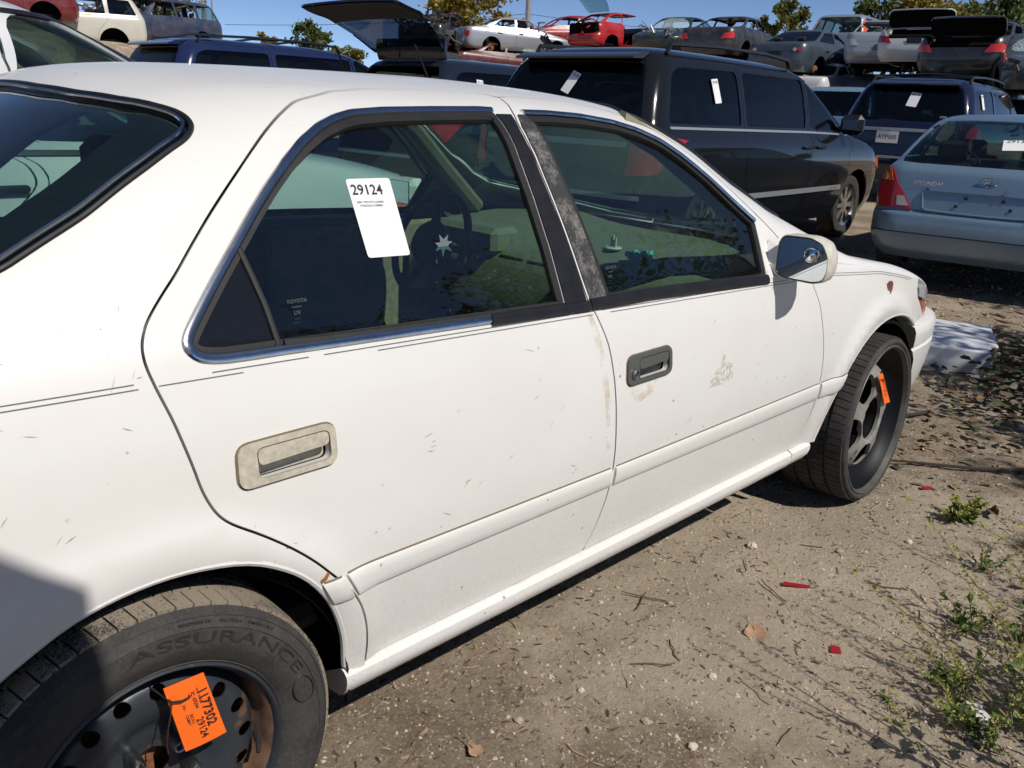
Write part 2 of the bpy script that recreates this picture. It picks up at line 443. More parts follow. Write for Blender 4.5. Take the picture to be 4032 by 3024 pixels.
def mk_tyre():
    m, nt, n, l, b = _mat('tyre rubber')
    t = tex_noise(n, l, 14, 6, .7); t2 = tex_noise(n, l, 160, 3, .7)
    c1 = mixc(n, l, ramp(n, l, t.outputs['Fac'], [(.38, 0.), (.72, .75)]).outputs[0], (.028, .028, .029), (.072, .064, .055))
    c2 = mixc(n, l, ramp(n, l, t2.outputs['Fac'], [(.5, 0.), (.75, .5)]).outputs[0], c1, (.11, .093, .076))
    l.new(c2, b.inputs['Base Color']); b.inputs['Roughness'].default_value = .8; bump(n, l, b, t2.outputs['Fac'], .25, .001)
    MATS['tyre'] = m; return m
M_TYRE = mk_tyre()
def mk_tread():
    m, nt, n, l, b = _mat('dusty tread rubber')
    t = tex_noise(n, l, 9, 5, .65); t2 = tex_noise(n, l, 260, 2, .8)
    f = n.new('ShaderNodeMath'); f.operation = 'MULTIPLY_ADD'; l.new(t2.outputs['Fac'], f.inputs[0]); f.inputs[1].default_value = 1.0; l.new(t.outputs['Fac'], f.inputs[2])
    l.new(mixc(n, l, ramp(n, l, f.outputs[0], [(.78, 0.), (1.12, 1.)]).outputs[0], (.045, .042, .04), (.28, .23, .175)), b.inputs['Base Color'])
    b.inputs['Roughness'].default_value = .95; bump(n, l, b, t2.outputs['Fac'], .5, .0015)
    MATS['tread'] = m; return m
M_TREAD = mk_tread()
def mk_wornblack():
    m, nt, n, l, b = _mat('weathered black pillar trim')
    t = tex_noise(n, l, 16, 6, .7); t2 = tex_noise(n, l, 150, 3, .8)
    f = n.new('ShaderNodeMath'); f.operation = 'MULTIPLY_ADD'; l.new(t2.outputs['Fac'], f.inputs[0]); f.inputs[1].default_value = .5; l.new(t.outputs['Fac'], f.inputs[2])
    l.new(mixc(n, l, ramp(n, l, f.outputs[0], [(.72, 0.), (.98, .85)]).outputs[0], (.03, .03, .032), (.30, .28, .26)), b.inputs['Base Color'])
    b.inputs['Roughness'].default_value = .6; MATS['wornblack'] = m; return m
M_WORN = mk_wornblack()
def mk_steelwheel():
    m, nt, n, l, b = _mat('black steel wheel with rust')
    t = tex_noise(n, l, 11, 6, .7)
    c = n.new('ShaderNodeTexCoord'); sp = n.new('ShaderNodeSeparateXYZ'); l.new(c.outputs['Object'], sp.inputs[0])
    l.new(mixc(n, l, ramp(n, l, t.outputs['Fac'], [(.60, 0.), (.70, .85)]).outputs[0], (.030, .036, .045), (.20, .10, .05)), b.inputs['Base Color'])
    b.inputs['Roughness'].default_value = .38; MATS['steelwheel'] = m; return m
M_STEELW = mk_steelwheel()
M_RUSTBLK = None
def mk_rustrim():
    m, nt, n, l, b = _mat('rusty rim barrel')
    t = tex_noise(n, l, 9, 6, .7)
    l.new(mixc(n, l, ramp(n, l, t.outputs['Fac'], [(.42, 0.), (.60, 1.)]).outputs[0], (.030, .026, .024), (.19, .10, .058)), b.inputs['Base Color'])
    b.inputs['Roughness'].default_value = .75; return m
M_RUSTBLK = mk_rustrim()

# ------------------------------------------------------------------ the white saloon
GZ = -0.027            # ground height under the saloon
WMAX = [(-1.16, .58), (-1.12, .66), (-1.02, .76), (-.8, .828), (-.4, .868), (0, .884), (.5, .888), (1.2, .89), (1.9, .888), (2.4, .885), (2.8, .87), (3.1, .84), (3.2, .818), (3.3, .765), (3.42, .66), (3.54, .5)]
SEC = [(.15, .075), (.20, .055), (.24, .045), (.30, .036), (.40, .018), (.50, .004), (.58, 0.), (.68, .004), (.78, .014), (.86, .027), (.92, .041), (.97, .056), (1.02, .075)]
BELT = [(-1.2, .90), (-.6, .955), (0, .985), (.14, .982), (1.05, .937), (2.0, .905), (2.3, .895), (2.6, .860), (2.9, .803), (3.05, .765), (3.2, .715), (3.4, .65), (3.6, .62)]
ZT = [(-1.2, .93), (-1.0, 1.00), (-.8, 1.02), (-.52, 1.035), (-.42, 1.05), (-.2, 1.175), (0, 1.292), (.13, 1.362), (.24, 1.400), (.4, 1.415), (.6, 1.42), (.85, 1.421), (1.1, 1.42), (1.35, 1.411), (1.55, 1.398), (1.7, 1.362), (1.9, 1.265), (2.1, 1.145), (2.3, 1.01), (2.4, .945), (2.5, .915), (2.8, .862), (3.1, .775), (3.3, .705), (3.45, .66), (3.6, .64)]
CR = [(-1.2, .04), (-.5, .04), (-.3, .08), (0, .10), (.2, .09), (.5, .075), (1.2, .07), (1.5, .072), (1.7, .095), (1.9, .12), (2.2, .125), (2.4, .09), (2.55, .05), (3.6, .05)]
def saloon_surface():
    XS = np.linspace(-1.13, 3.54, 235); nlo, nA, nC, nR = 45, 10, 14, 16
    zsec = np.linspace(.15, 1.02, 60); sv = np.array([table(SEC, z) for z in zsec])
    rows = []
    for x in XS:
        w = table(WMAX, x); zb = table(BELT, x); zt = max(table(ZT, x), zb+.02)
        def sy(z): return w-np.interp(z, zsec, sv)
        zl = np.linspace(.15, zb, nlo, endpoint=False); yl = sy(zl)
        for xc, R in ((.02, .395), (2.70, .42)):       # pressed wheel-arch flares
            d = np.hypot(x-xc, zl-.29); yl = yl+.013*np.exp(-((d-R)/.038)**2)*(zl > .25)
        yb = float(sy(zb)); h = zt-zb; crown = min(table(CR, x), .45*h); yc = yb-.57*(h-crown); zc = zb+h-crown
        L = hypot(yb-yc, zc-zb); r = min(.13, .45*L+.01)
        C = np.array([yc, zc]); P0 = np.array([yb, zb]); A = C+(P0-C)/L*min(r, L*.9)
        yB = yc-r*1.3; B = np.array([yB, zt-(zt-zc)*(yB/yc)**2])
        pts = [P0+(A-P0)*t for t in np.linspace(0, 1, nA, endpoint=False)]
        pts += [(1-t)**2*A+2*t*(1-t)*C+t*t*B for t in np.linspace(0, 1, nC, endpoint=False)]
        pts += [np.array([y, zt-(zt-zc)*(y/yc)**2]) for y in np.linspace(yB, 0, nR)]
        rows.append(np.vstack([np.stack([yl, zl], 1), np.array(pts)]))
    G = np.array(rows); P = np.zeros(G.shape[:2]+(3,)); P[:, :, 0] = XS[:, None]; P[:, :, 1] = -G[:, :, 0]; P[:, :, 2] = G[:, :, 1]
    nb = G.shape[1]; B = np.concatenate([np.linspace(0, 1, nlo, endpoint=False), np.linspace(1, 2, nb-nlo)])
    return Surf(XS, B, P)
SS = saloon_surface(); SB = .85
def vz(x, z):
    a, t = SS._cell(SS.A, np.array(x)); col = SS.P[a]*(1-t)+SS.P[a+1]*t
    k = int(np.argmax(col[:, 2] > col[:, 2].max()-1e-4))+1
    if z < .15: return (z-.15)/(float(col[44, 2])-.15)
    return float(np.interp(z, col[:k, 2], SS.B[:k]))
def vy(x, y):
    a, t = SS._cell(SS.A, np.array(x)); col = SS.P[a]*(1-t)+SS.P[a+1]*t
    c = col[45:]; return float(np.interp(y, c[:, 1], SS.B[45:]))
def sd(poly): return [(x, vz(x, z)) for x, z in poly]
def tp(poly): return [(x, vy(x, y)) for x, y in poly]
RD_REAR = [(0.607, 1.369), (0.524, 1.354), (0.495, 1.349), (0.464, 1.337), (0.406, 1.31), (0.352, 1.275), (0.286, 1.222), (0.227, 1.17), (0.169, 1.113), (0.14, 1.083), (0.112, 1.06), (0.089, 1.037), (0.076, 1.022), (0.067, 1.005), (0.062, 0.99), (0.062, 0.971), (0.069, 0.942), (0.078, 0.912), (0.087, 0.884), (0.096, 0.845), (0.106, 0.804), (0.114, 0.76), (0.125, 0.736), (0.136, 0.716), (0.151, 0.702), (0.169, 0.689), (0.196, 0.671), (0.223, 0.65), (0.252, 0.626), (0.282, 0.598), (0.309, 0.569), (0.333, 0.539), (0.352, 0.518), (0.369, 0.496), (0.385, 0.47), (0.401, 0.436), (0.412, 0.393), (0.418, 0.352), (0.419, 0.319), (0.417, 0.295)]
RD_TOP = [(0.709, 1.377), (0.834, 1.38), (0.987, 1.381), (1.061, 1.378), (1.085, 1.371), (1.075, 1.357)]
B_SEAM = [(1.058, 1.341), (1.037, 1.315), (1.031, 1.276), (1.036, 1.218), (1.043, 1.16), (1.048, 1.099), (1.05, 1.041), (1.05, 0.988), (1.051, 0.944), (1.058, 0.928), (1.069, 0.914), (1.078, 0.896), (1.09, 0.871), (1.101, 0.847), (1.109, 0.819), (1.115, 0.788), (1.121, 0.756), (1.125, 0.722), (1.129, 0.68), (1.132, 0.619), (1.134, 0.56), (1.134, 0.51), (1.131, 0.459), (1.122, 0.401), (1.106, 0.345), (1.082, 0.297)]
FEND = [(2.092, 0.885), (2.103, 0.855), (2.121, 0.83), (2.145, 0.795), (2.163, 0.744), (2.182, 0.687), (2.195, 0.63), (2.202, 0.572), (2.206, 0.519), (2.207, 0.468), (2.205, 0.412), (2.189, 0.363), (2.159, 0.325), (2.124, 0.295)]
FD_TOP = [(1.085, 1.371), (1.12, 1.375), (1.3, 1.371), (1.42, 1.360), (1.5, 1.341), (1.57, 1.313), (1.64, 1.276), (1.72, 1.221), (1.8, 1.157), (1.9, 1.073), (1.97, 1.005), (2.04, .935)]
RD_REAR = chaikin(chaikin(RD_REAR, 1)[::2]+[RD_REAR[-1]], 2); B_SEAM = chaikin(B_SEAM, 1); FEND = chaikin(FEND, 1); FD_TOP = chaikin(FD_TOP, 1)
REAR_DOOR = RD_REAR+[(.75, .296)]+B_SEAM[::-1]+RD_TOP[::-1]
FRONT_DOOR = FD_TOP+FEND+[(1.6, .297)]+B_SEAM[::-1]+[(1.075, 1.357)]
DLO_R = [(0.207, 1.076), (0.171, 1.04), (0.145, 1.013), (0.136, 1.002), (0.131, 0.992), (0.133, 0.983), (0.142, 0.973), (0.157, 0.967), (0.184, 0.963), (0.233, 0.961), (0.282, 0.96), (0.361, 0.957), (0.482, 0.953), (0.75, .944), (0.951, 0.938), (.972, .937), (0.984, 1.058), (0.986, 1.163), (0.982, 1.247), (0.990, 1.325), (.994, 1.343), (0.956, 1.344), (0.812, 1.341), (0.681, 1.337), (0.597, 1.331), (0.552, 1.322), (0.504, 1.307), (0.451, 1.282), (0.401, 1.25), (0.353, 1.212), (0.309, 1.173)]
DLO_F = [(1.117, .935), (1.279, 0.930), (1.473, 0.922), (1.799, 0.908), (1.829, .912), (1.853, 1.0), (1.867, 1.062), (1.786, 1.122), (1.707, 1.185), (1.632, 1.238), (1.559, 1.28), (1.486, 1.307), (1.408, 1.324), (1.295, 1.336), (1.177, 1.341), (1.089, 1.341), (1.088, 1.245), (1.106, 1.143), (1.116, 1.036)]
R_ARCH = [(-0.355, .30), (-.345, .37), (-.325, .44), (-.29, .50), (-.245, .548), (-0.2, 0.578), (-0.154, 0.602), (-0.12, 0.619), (-0.086, 0.632), (-0.04, 0.642), (0.008, 0.647), (0.058, 0.647), (0.109, 0.641), (0.163, 0.629), (0.205, 0.611), (0.249, 0.582), (0.28, 0.554), (0.309, 0.518), (0.334, 0.476), (0.354, 0.425), (0.369, 0.37), (0.377, 0.30)]
F_ARCH = [(2.285, .285), (2.312, .36), (2.345, .43), (2.375, .49), (2.409, 0.542), (2.464, 0.587), (2.532, 0.625), (2.609, 0.652), (2.696, 0.667), (2.778, 0.670), (2.854, 0.661), (2.93, 0.637), (3.003, 0.597)]
BACKLIGHT = [(.128, 0), (0.143, -.217), (.166, -.354), (.202, -.472), (.234, -.524), (.256, -.552), (.265, -.572), (.267, -.592), (.258, -.61), (.237, -.627), (.172, -.652), (.058, -.69), (-.018, -.712), (-.087, -.733), (-.2, -.745), (-.29, -.735), (-.36, -.69), (-.41, -.6), (-.45, -.4), (-.47, -.2), (-.475, 0)]
WINDSHIELD = [(1.64, 0), (1.63, -.2), (1.60, -.36), (1.55, -.47), (1.535, -.50), (1.60, -.545), (1.75, -.60), (1.9, -.645), (2.05, -.68), (2.13, -.69), (2.19, -.66), (2.26, -.55), (2.33, -.36), (2.37, -.18), (2.38, 0)]
R_ARCH = chaikin(R_ARCH, 1); F_ARCH = chaikin(F_ARCH, 1); BACKLIGHT = chaikin(opend(BACKLIGHT, .06), 2)
TRUNK = [(-.54, 0), (-.54, -.6), (-.58, -.66), (-.75, -.66), (-.95, -.64), (-1.10, -.56), (-1.12, 0)]

def make_saloon():
    car = thing('saloon_car', 'worn white four-door saloon with green glass filling the foreground', 'car')
    H = .035
    def both(name, g, mat, parent=None):
        a = pobj(name, g, mat, parent if parent else car); b = pobj(name, mirrored(g), mat, parent if parent else car); return a, b
    # body shell: roof, pillars, quarters
    holes = [sd(inset(densify(REAR_DOOR, .05), -.0025)+[]), sd(inset(densify(FRONT_DOOR, .05), -.0025)), tp(BACKLIGHT)+[(-.475, 2.05), (.128, 2.05)],
             tp(WINDSHIELD)+[(2.38, 2.05), (1.64, 2.05)], tp(TRUNK)+[(-1.12, 2.05), (-.54, 2.05)],
             sd(R_ARCH)+[(.377, -.2), (-.355, -.2)],
             [(.417, vz(.417, .30)), (.417, -.2), (2.2, -.2), (2.2, vz(2.2, .30))],
             [(2.12, -.2), (2.12, vz(2.12, .31))]+[(x, vz(x, z)) for x, z in FEND[::-1]]+[(2.09, 1.02), (2.14, 1.10), (2.2, 1.14), (2.40, 1.2), (2.41, 2.1), (3.0, 2.1), (3.0, -.2)]]
    dom = [(-1.125, .16), (2.47, .16), (2.47, 2.0), (-1.125, 2.0)]
    g = panel(SS, dom, holes, h=H, sb=SB, flange=.014, dens=.03)
    body = pobj('body', joined(g, mirrored(g)), M_WHITE, car)
    # inner liner behind the shut lines
    g = panel(SS, [(-1.05, .25), (2.36, .25), (2.30, 1.0), (2.12, 1.12), (2.12, 2.0), (-1.05, 2.0)],
              [sd(inset(DLO_R, -.012)), sd(inset(DLO_F, -.012)), tp(BACKLIGHT)+[(-.475, 2.05), (.128, 2.05)], tp(WINDSHIELD)+[(2.38, 2.05), (1.64, 2.05)], sd(R_ARCH)+[(.377, -.2), (-.355, -.2)]],
              h=.07, sb=SB, off=-.028, flange=0, dens=.05)
    pobj('inner_lining', joined(g, mirrored(g)), M_LINER, car)
    # tail and nose closures
    for nm, i, mt in (('rear_panel', 0, M_WHITE), ('nose_panel', -1, M_BLACK)):
        c = SS.P[i]; poly = [tuple(p) for p in c]+[(p[0], -p[1], p[2]) for p in c[::-1]]
        mesh_obj(nm, poly, [tuple(range(len(poly)))], mt, car, smooth=False)
    g = panel(SS, tp(inset(TRUNK, .003)), h=.06, sb=SB); pobj('trunk_lid', joined(g, mirrored(g)), M_WHITE, car)
    hood = [(2.415, 2.0), (2.405, 1.6), (2.36, 1.3), (2.24, 1.145), (2.3, 1.10), (2.6, 1.075), (2.9, 1.07), (3.0, 1.075), (3.06, 1.11), (3.17, 1.3), (3.24, 1.6), (3.26, 2.0)]
    g = panel(SS, hood, h=.06, sb=SB, flange=.02); pobj('hood', joined(g, mirrored(g)), M_WHITE, car)
    fender = [(2.105, .95), (2.102, 1.02), (2.15, 1.095), (2.22, 1.135)]+[(2.3, 1.092), (2.6, 1.067), (2.9, 1.062), (3.03, 1.06)]+sd([(3.018, .735), (3.035, .70), (3.134, 0.632), (3.19, .60), (3.12, .597), (3.05, .592)])+sd(F_ARCH[::-1])+sd([(2.2, .287), (2.13, .296)])+sd(FEND[::-1])
    ff = panel(SS, fender, h=H, sb=SB, gap=.002, flange=.016, dens=.03)
    fr, fl = both('fender', ff, M_WHITE)
    nose = [(3.005, 1.07), (3.065, 1.105), (3.175, 1.3), (3.245, 1.6), (3.265, 2.0), (3.53, 2.0), (3.53, 1.0), (3.36, .93), (3.25, .97), (3.1, 1.0), (3.03, 1.02)]
    g = panel(SS, nose, h=.05, sb=SB, gap=.002, flange=.012); pobj('header_panel', joined(g, mirrored(g)), M_WHITE, car)
    # wheel-arch lips (rolled edge) and wells
    for nm, arc, cx, R in (('arch_lip', R_ARCH, .015, .36), ('arch_lip', F_ARCH, 2.70, .38)):
        a = sd(arc); P, N = SS.at([q[0] for q in a], [q[1] for q in a])
        m = MB().tube(P-N*.006, .0075, 8); m.build(nm, M_WHITE, body if arc is R_ARCH else fr); m.mirror_y().build(nm, M_WHITE, body if arc is R_ARCH else fl)
        w = MB().lathe([(R+.004, -.862), (R+.03, -.84), (R+.03, -.58), (R*.5, -.565), (.02, -.565)], 40, (cx, 0, .26), a0=-.12, a1=pi+.12)
        w.build('wheel_well', M_DARK, car); w.mirror_y().build('wheel_well', M_DARK, car)
    # doors
    doors = {}
    HP = {'r': (.172, .357, .750, .823, .012, .208), 'f': (1.166, 1.345, .725, .796, .012, 1.211)}
    def inn_poly(k):
        x0, x1, z0, z1, tl, xi = HP[k]; return [(x, z+tl*(x-x0)) for x, z in smooth_poly([(xi, z0+.010), (x1-.012, z0+.010), (x1-.012, z1-.010), (xi, z1-.010)], .013, 4)]
    for nm, outline, dlo, wl in (('rear_door', REAR_DOOR, chaikin(densify(DLO_R, .035), 1, True), 'r'), ('front_door', FRONT_DOOR, chaikin(densify(DLO_F, .035), 1, True), 'f')):
        g = panel(SS, sd(outline), [sd(dlo), sd(inn_poly(wl))], h=H, sb=SB, gap=.0022, flange=.014, dens=.025)
        d = both(nm, g, M_WHITE); doors[wl] = d
        rub = panel(SS, sd(dlo), [sd(inset(dlo, .017))], h=.05, sb=SB, off=-.003, flange=.012, dens=.02)
        gl = panel(SS, sd(inset(dlo, .010)), h=.05, sb=SB, off=-.011, flange=0, dens=.03)
        for q, dd in zip((lambda z: z, mirrored), d):
            pobj('window_seal', q(rub), M_RUBBER, dd); pobj('window_glass', q(gl), M_GLASS, dd)
    def ribbon(pts, off, r, flat, mat, name, d, n=8):
        a = sd(chaikin(opend(pts, .03), 1)); P, N = SS.at([q[0] for q in a], [q[1] for q in a])
        m = MB().tube(P+N*off, r, n, flat=flat, up=N[0]); o1 = m.build(name, mat, d[0]); m.mirror_y().build(name, mat, d[1]); return o1
    low = DLO_R[:16]
    ribbon(DLO_R[:15][::-1]+DLO_R[:-12:-1], .001, .0055, 1.6, M_CHROME, 'chrome_trim', doors['r'])
    ribbon(DLO_F[6:16][::-1], .001, .0055, 1.6, M_CHROME, 'chrome_trim', doors['f'])
    ribbon([(1.0, .937), (.75, .947), (.5, .956), (.36, .961), (.29, .966)], -.001, .006, 2.0, M_RUBBER, 'belt_weatherstrip', doors['r'])
    ribbon([(1.055, .935), (1.279, .931), (1.473, .923), (1.799, .909), (1.83, .907)], .001, .0075, 2.0, M_BLACK, 'belt_weatherstrip', doors['f'])
    ribbon([(1.049, .933), (.85, .940), (.75, .9437)], .002, .0065, 2.0, M_BLACK, 'belt_trim', doors['r'])
    # black quarter pane and its divider
    qp = [(0.2, 1.07), (0.165, 1.03), (0.143, 1.0), (0.141, 0.988), (0.15, 0.978), (0.165, 0.973), (0.233, 0.968), (0.279, 0.967), (0.276, 1.03), (.268, 1.08), (.262, 1.118)]
    g = panel(SS, sd(qp), h=.05, sb=SB, off=-.006, flange=.006, dens=.02); a = pobj('quarter_panel', g, M_BGLASS, doors['r'][0]); pobj('quarter_panel', mirrored(g), M_BGLASS, doors['r'][1])
    ribbon([(.282, .962), (.279, 1.03), (.271, 1.08), (.262, 1.128)], -.004, .004, 1.5, M_RUBBER, 'divider_bar', doors['r'])
    # pillar covers
    ra = [(.974, .945), (.985, 1.058), (.987, 1.163), (.983, 1.247), (.992, 1.334), (1.040, 1.334), (1.026, 1.30), (1.024, 1.276), (1.029, 1.218), (1.036, 1.16), (1.042, 1.099), (1.044, 1.041), (1.044, .988), (1.044, .945)]
    g = panel(SS, sd(ra), h=.05, sb=SB, off=.0035, flange=.004, dens=.02)
    pobj('pillar_cover', g, M_BLACK, doors['r'][0]); pobj('pillar_cover', mirrored(g), M_BLACK, doors['r'][1])
    fa = [(1.114, .945), (1.115, 1.036), (1.105, 1.143), (1.087, 1.245), (1.087, 1.334), (1.062, 1.334), (1.043, 1.31), (1.037, 1.276), (1.042, 1.218), (1.049, 1.16), (1.054, 1.099), (1.056, 1.041), (1.056, .988), (1.058, .945)]
    g = panel(SS, sd(fa), h=.05, sb=SB, off=.0035, flange=.004, dens=.02)
    tag(pobj('pillar_cover', g, M_WORN, doors['f'][0]), 'black pillar cover worn grey along its edge'); pobj('pillar_cover', mirrored(g), M_WORN, doors['f'][1])
    # body side mouldings
    def mould(x0, x1, d, s0=0., s1=0.):
        top = lambda x: np.interp(x, [.35, 1.13, 2.38], [.533, .5245, .5225]); bot = lambda x: np.interp(x, [.35, 1.13, 2.38], [.477, .474, .464])
        nx_ = max(3, int((x1-x0)/.05)); prof_ = [(0., -.001), (.03, .0042), (.10, .0062), (.35, .0072), (.65, .0072), (.88, .006), (.97, .004), (1., -.001)]; V = []; F = []
        for i_ in range(nx_+1):
            f_ = i_/nx_
            for w_, o_ in prof_:
                x_ = (x0+s0*w_)*(1-f_)+(x1+s1*w_)*f_; z_ = float(top(x_))*(1-w_)+float(bot(x_))*w_; P_, N_ = SS.at(x_, vz(x_, z_)); V.append(tuple(P_+N_*o_))
        q_ = len(prof_); F = [(a_*q_+b_+1, a_*q_+b_, (a_+1)*q_+b_, (a_+1)*q_+b_+1) for a_ in range(nx_) for b_ in range(q_-1)]+[tuple(range(q_))[::-1], tuple(nx_*q_+b_ for b_ in range(q_))]
        mb_ = MB().add(V, F); mb_.build('side_moulding', M_WHITE, d[0], auto=40); mb_.mirror_y().build('side_moulding', M_WHITE, d[1], auto=40)
        for f in (top, bot):
            ribbon([(x0+.003+(s0 if f is bot else 0), float(f(x0))), (x1-.003+(s1 if f is bot else 0), float(f(x1)))], .0, .0026, 1.0, simple('grimy joint', (.19, .14, .085), .9), 'moulding_joint', d, 5)
    mould(.359, 1.126, doors['r'], .028, .002); mould(1.142, 2.197, doors['f'], -.002, .004); mould(2.214, 2.392, (fr, fl), .003, -.026); mould(.308, .350, (body, body), .028, .026)
    # coach lines
    pin = lambda x: float(np.interp(x, [-.6, -.134, .056, 1.044, 2.206, 2.6, 2.8, 2.93], [.962, .953, .949, .921, .885, .850, .815, .785]))
    M_PIN = simple('grey pinstripe tape', (.13, .135, .145), .5)
    for dz, segs in ((0, [(-.6, .04, body), (.16, .33, 'r'), (.36, .98, 'r'), (1.0, 1.06, 'r'), (1.09, 2.10, 'f'), (2.13, 2.93, fr)]), (-.0075, [(-.6, .045, body), (.075, .21, 'r'), (.47, 1.06, 'r'), (1.12, 2.10, 'f'), (2.13, 2.90, fr)])):
        for x0, x1, d in segs:
            xs = np.arange(x0, x1, .04).tolist()+[x1]; up = [(x, pin(x)+dz) for x in xs]; lo = [(x, pin(x)+dz-.0016) for x in xs][::-1]
            g = panel(SS, sd(up+lo), h=.2, sb=SB, off=.0008, flange=0, dens=.05, fine=False)
            dd = doors[d] if isinstance(d, str) else ((fr, fl) if d is fr else (d, d)); pobj('pinstripe', g, M_PIN, dd[0]); pobj('pinstripe', mirrored(g), M_PIN, dd[1])
    # door handles
    M_HB = simple('dirty cream plastic', (.50, .46, .37), .55, var=.22, vscale=70, bmp=.2, bscale=90); M_HF = simple('grey green handle paint', (.085, .095, .088), .4, coat=.3)
    def handle(x0, x1, z0, z1, tilt, xi0, mat, d, key=False):
        sl = lambda p: [(x, z+tilt*(x-x0)) for x, z in p]
        out = smooth_poly([(x0, z0), (x1, z0), (x1, z1), (x0+.004, z1)], .022, 5); inn = smooth_poly([(xi0, z0+.010), (x1-.012, z0+.010), (x1-.012, z1-.010), (xi0, z1-.010)], .013, 4)
        lev = smooth_poly([(xi0+.002, z0+.033), (x1-.014, z0+.037), (x1-.014, z1-.012), (xi0+.002, z1-.012)], .011, 4)
        g1 = panel(SS, sd(sl(out)), [sd(sl(inn))], h=.03, sb=SB, off=.006, flange=.007, dens=.01)
        wal = panel(SS, sd(sl(inset(inn, -.001))), h=.03, sb=SB, off=-.022, flange=-.027, dens=.01)
        g2 = panel(SS, sd(sl(lev)), h=.03, sb=SB, off=.0055, flange=.010, dens=.01)
        edge = panel(SS, sd(sl(inset(out, -.003))), [sd(sl(inn))], h=.05, sb=SB, off=.001, flange=.001, dens=.01)
        for q, dd in zip((lambda z: z, mirrored), d):
            hd = pobj('door_handle', q(g1), mat, dd); pobj('handle_recess', q(wal), mat, hd); pobj('handle_lever', q(g2), mat, hd)
            pobj('handle_gasket', q(edge), simple('grimy joint', (.19, .14, .085), .9), hd)
            if key:
                a = sd(sl([(x0+.027, z0+.026)]))[0]; P, N = SS.at([a[0]], [a[1]]); P, N = P[0]+N[0]*.006, N[0]
                Mx = frame_M(P, (1, 0, 0), (0, 0, 1))
                k = MB().lathe([(.0135, 0), (.0135, .004), (.010, .006), (.009, .003), (.006, .003), (.005, .005), (.0005, .005)], 20, M=Mx @ Matrix.Rotation(radians(90), 4, 'X'))
                if q is mirrored: k = k.mirror_y()
                k.build('key_lock', M_STEEL, hd)
    handle(.172, .357, .750, .823, .012, .208, M_HB, doors['r']); handle(1.166, 1.345, .725, .796, .012, 1.211, M_HF, doors['f'], True)
    # sills
    prof = [(-.846, .293), (-.856, .290), (-.866, .282), (-.868, .268), (-.864, .252), (-.852, .234), (-.838, .224), (-.80, .218), (-.74, .220)]
    rings = [[(x, y, z) for y, z in prof] for x in np.linspace(.372, 2.122, 30)]
    m = MB().loft(rings, closed=False); m.f.append(tuple(range(len(prof)))); m.build('sill', M_WHITE, car); m.mirror_y().build('sill', M_WHITE, car)
    rings = [[(x-(z-.22)*-.35*(x > 2.2), y+.002, z) for y, z in prof] for x in (2.128, 2.16, 2.2, 2.235)]
    m = MB().loft(rings, closed=False); m.build('sill_end', M_WHITE, fr); m.mirror_y().build('sill_end', M_WHITE, fl)
    # glass front and rear
    wsg = panel(SS, tp(WINDSHIELD)[::1]+[], h=.08, sb=SB, off=-.006, flange=0, dens=.05); pobj('windshield', joined(wsg, mirrored(wsg)), M_GLASS, car)
    blg = panel(SS, tp(BACKLIGHT), h=.08, sb=SB, off=-.006, flange=0, dens=.05); bl = pobj('rear_window', joined(blg, mirrored(blg)), M_GLASS, car)
    def edge_tube(poly, off, r, mat, nm, parent, flat=1.0):
        a = tp(opend(poly, .05)); P, N = SS.at([q[0] for q in a], [q[1] for q in a]); pts = [tuple(p) for p in P+N*off]
        full = pts+[(x, -y, z) for x, y, z in pts[::-1][1:]]
        MB().tube(full, r, 8, flat=flat, up=tuple(N[0])).build(nm, mat, parent)
    edge_tube(BACKLIGHT[:-16], .0, .0052, M_BLACK, 'window_moulding', bl); edge_tube(inset(BACKLIGHT+[(-.475, .4), (.128, .4)], .013)[2:-20], .002, .004, M_CHROME, 'chrome_moulding', bl)
    edge_tube(WINDSHIELD, .001, .007, M_BLACK, 'window_moulding', body)
    bor = panel(SS, tp(BACKLIGHT), [tp([(x*.80-.028, y*.885) for x, y in BACKLIGHT])+[(-.5, 2.05), (.07, 2.05)]], h=.08, sb=SB, off=-.009, flange=0, dens=.04)
    pobj('glass_border', joined(bor, mirrored(bor)), simple('black glass frit', (.012, .015, .016), .3), bl)
    m = MB()
    for k in range(9):
        x = -.36+k*.052
        ys = np.linspace(.0, .56-.012*k, 12); P, N = SS.at([x]*12, [vy(x, -y) for y in ys]); p = [tuple(q) for q in P-N*.010]
        MB().tube([(a, -b, c) for a, b, c in p[::-1][:-1]]+p, .0008, 4, cap=False).build('defroster_line', M_PRINT, bl)
    # grille side: bumper, headlights
    plan = [(3.045, -.862), (3.12, -.858), (3.22, -.850), (3.32, -.832), (3.40, -.806), (3.47, -.765), (3.54, -.69), (3.60, -.56), (3.64, -.38), (3.66, -.18), (3.665, 0)]
    bp = [(.587, .07, .0), (.583, .03, 0), (.574, .010, 0), (.555, .001, 0), (.53, 0, 0), (.497, .001, 0), (.491, .008, 0), (.484, .008, 0), (.478, .001, 0), (.44, .002, .03), (.38, .010, .055), (.32, .022, .05), (.27, .036, .03), (.235, .055, .03), (.215, .085, .03)]
    rings = []
    full = plan+[(x, -y) for x, y in plan[::-1][1:]]
    cen = [(x*.0+2.6, y*.0) for x, y in full]
    for i, (x, y) in enumerate(full):
        a = full[max(0, i-1)]; b = full[min(len(full)-1, i+1)]; tx, ty = b[0]-a[0], b[1]-a[1]; L = hypot(tx, ty); nx, ny = -ty/L, tx/L
        if nx*(x-2.6)+ny*y > 0: nx, ny = -nx, -ny
        endw = max(0., 1-min(i, len(full)-1-i)/3.)
        rings.append([(x+nx*o+s*endw, y+ny*o, z) for z, o, s in bp])
    m = MB().loft(rings, closed=False); fb = m.build('front_bumper', M_WHITE, car, auto=25)
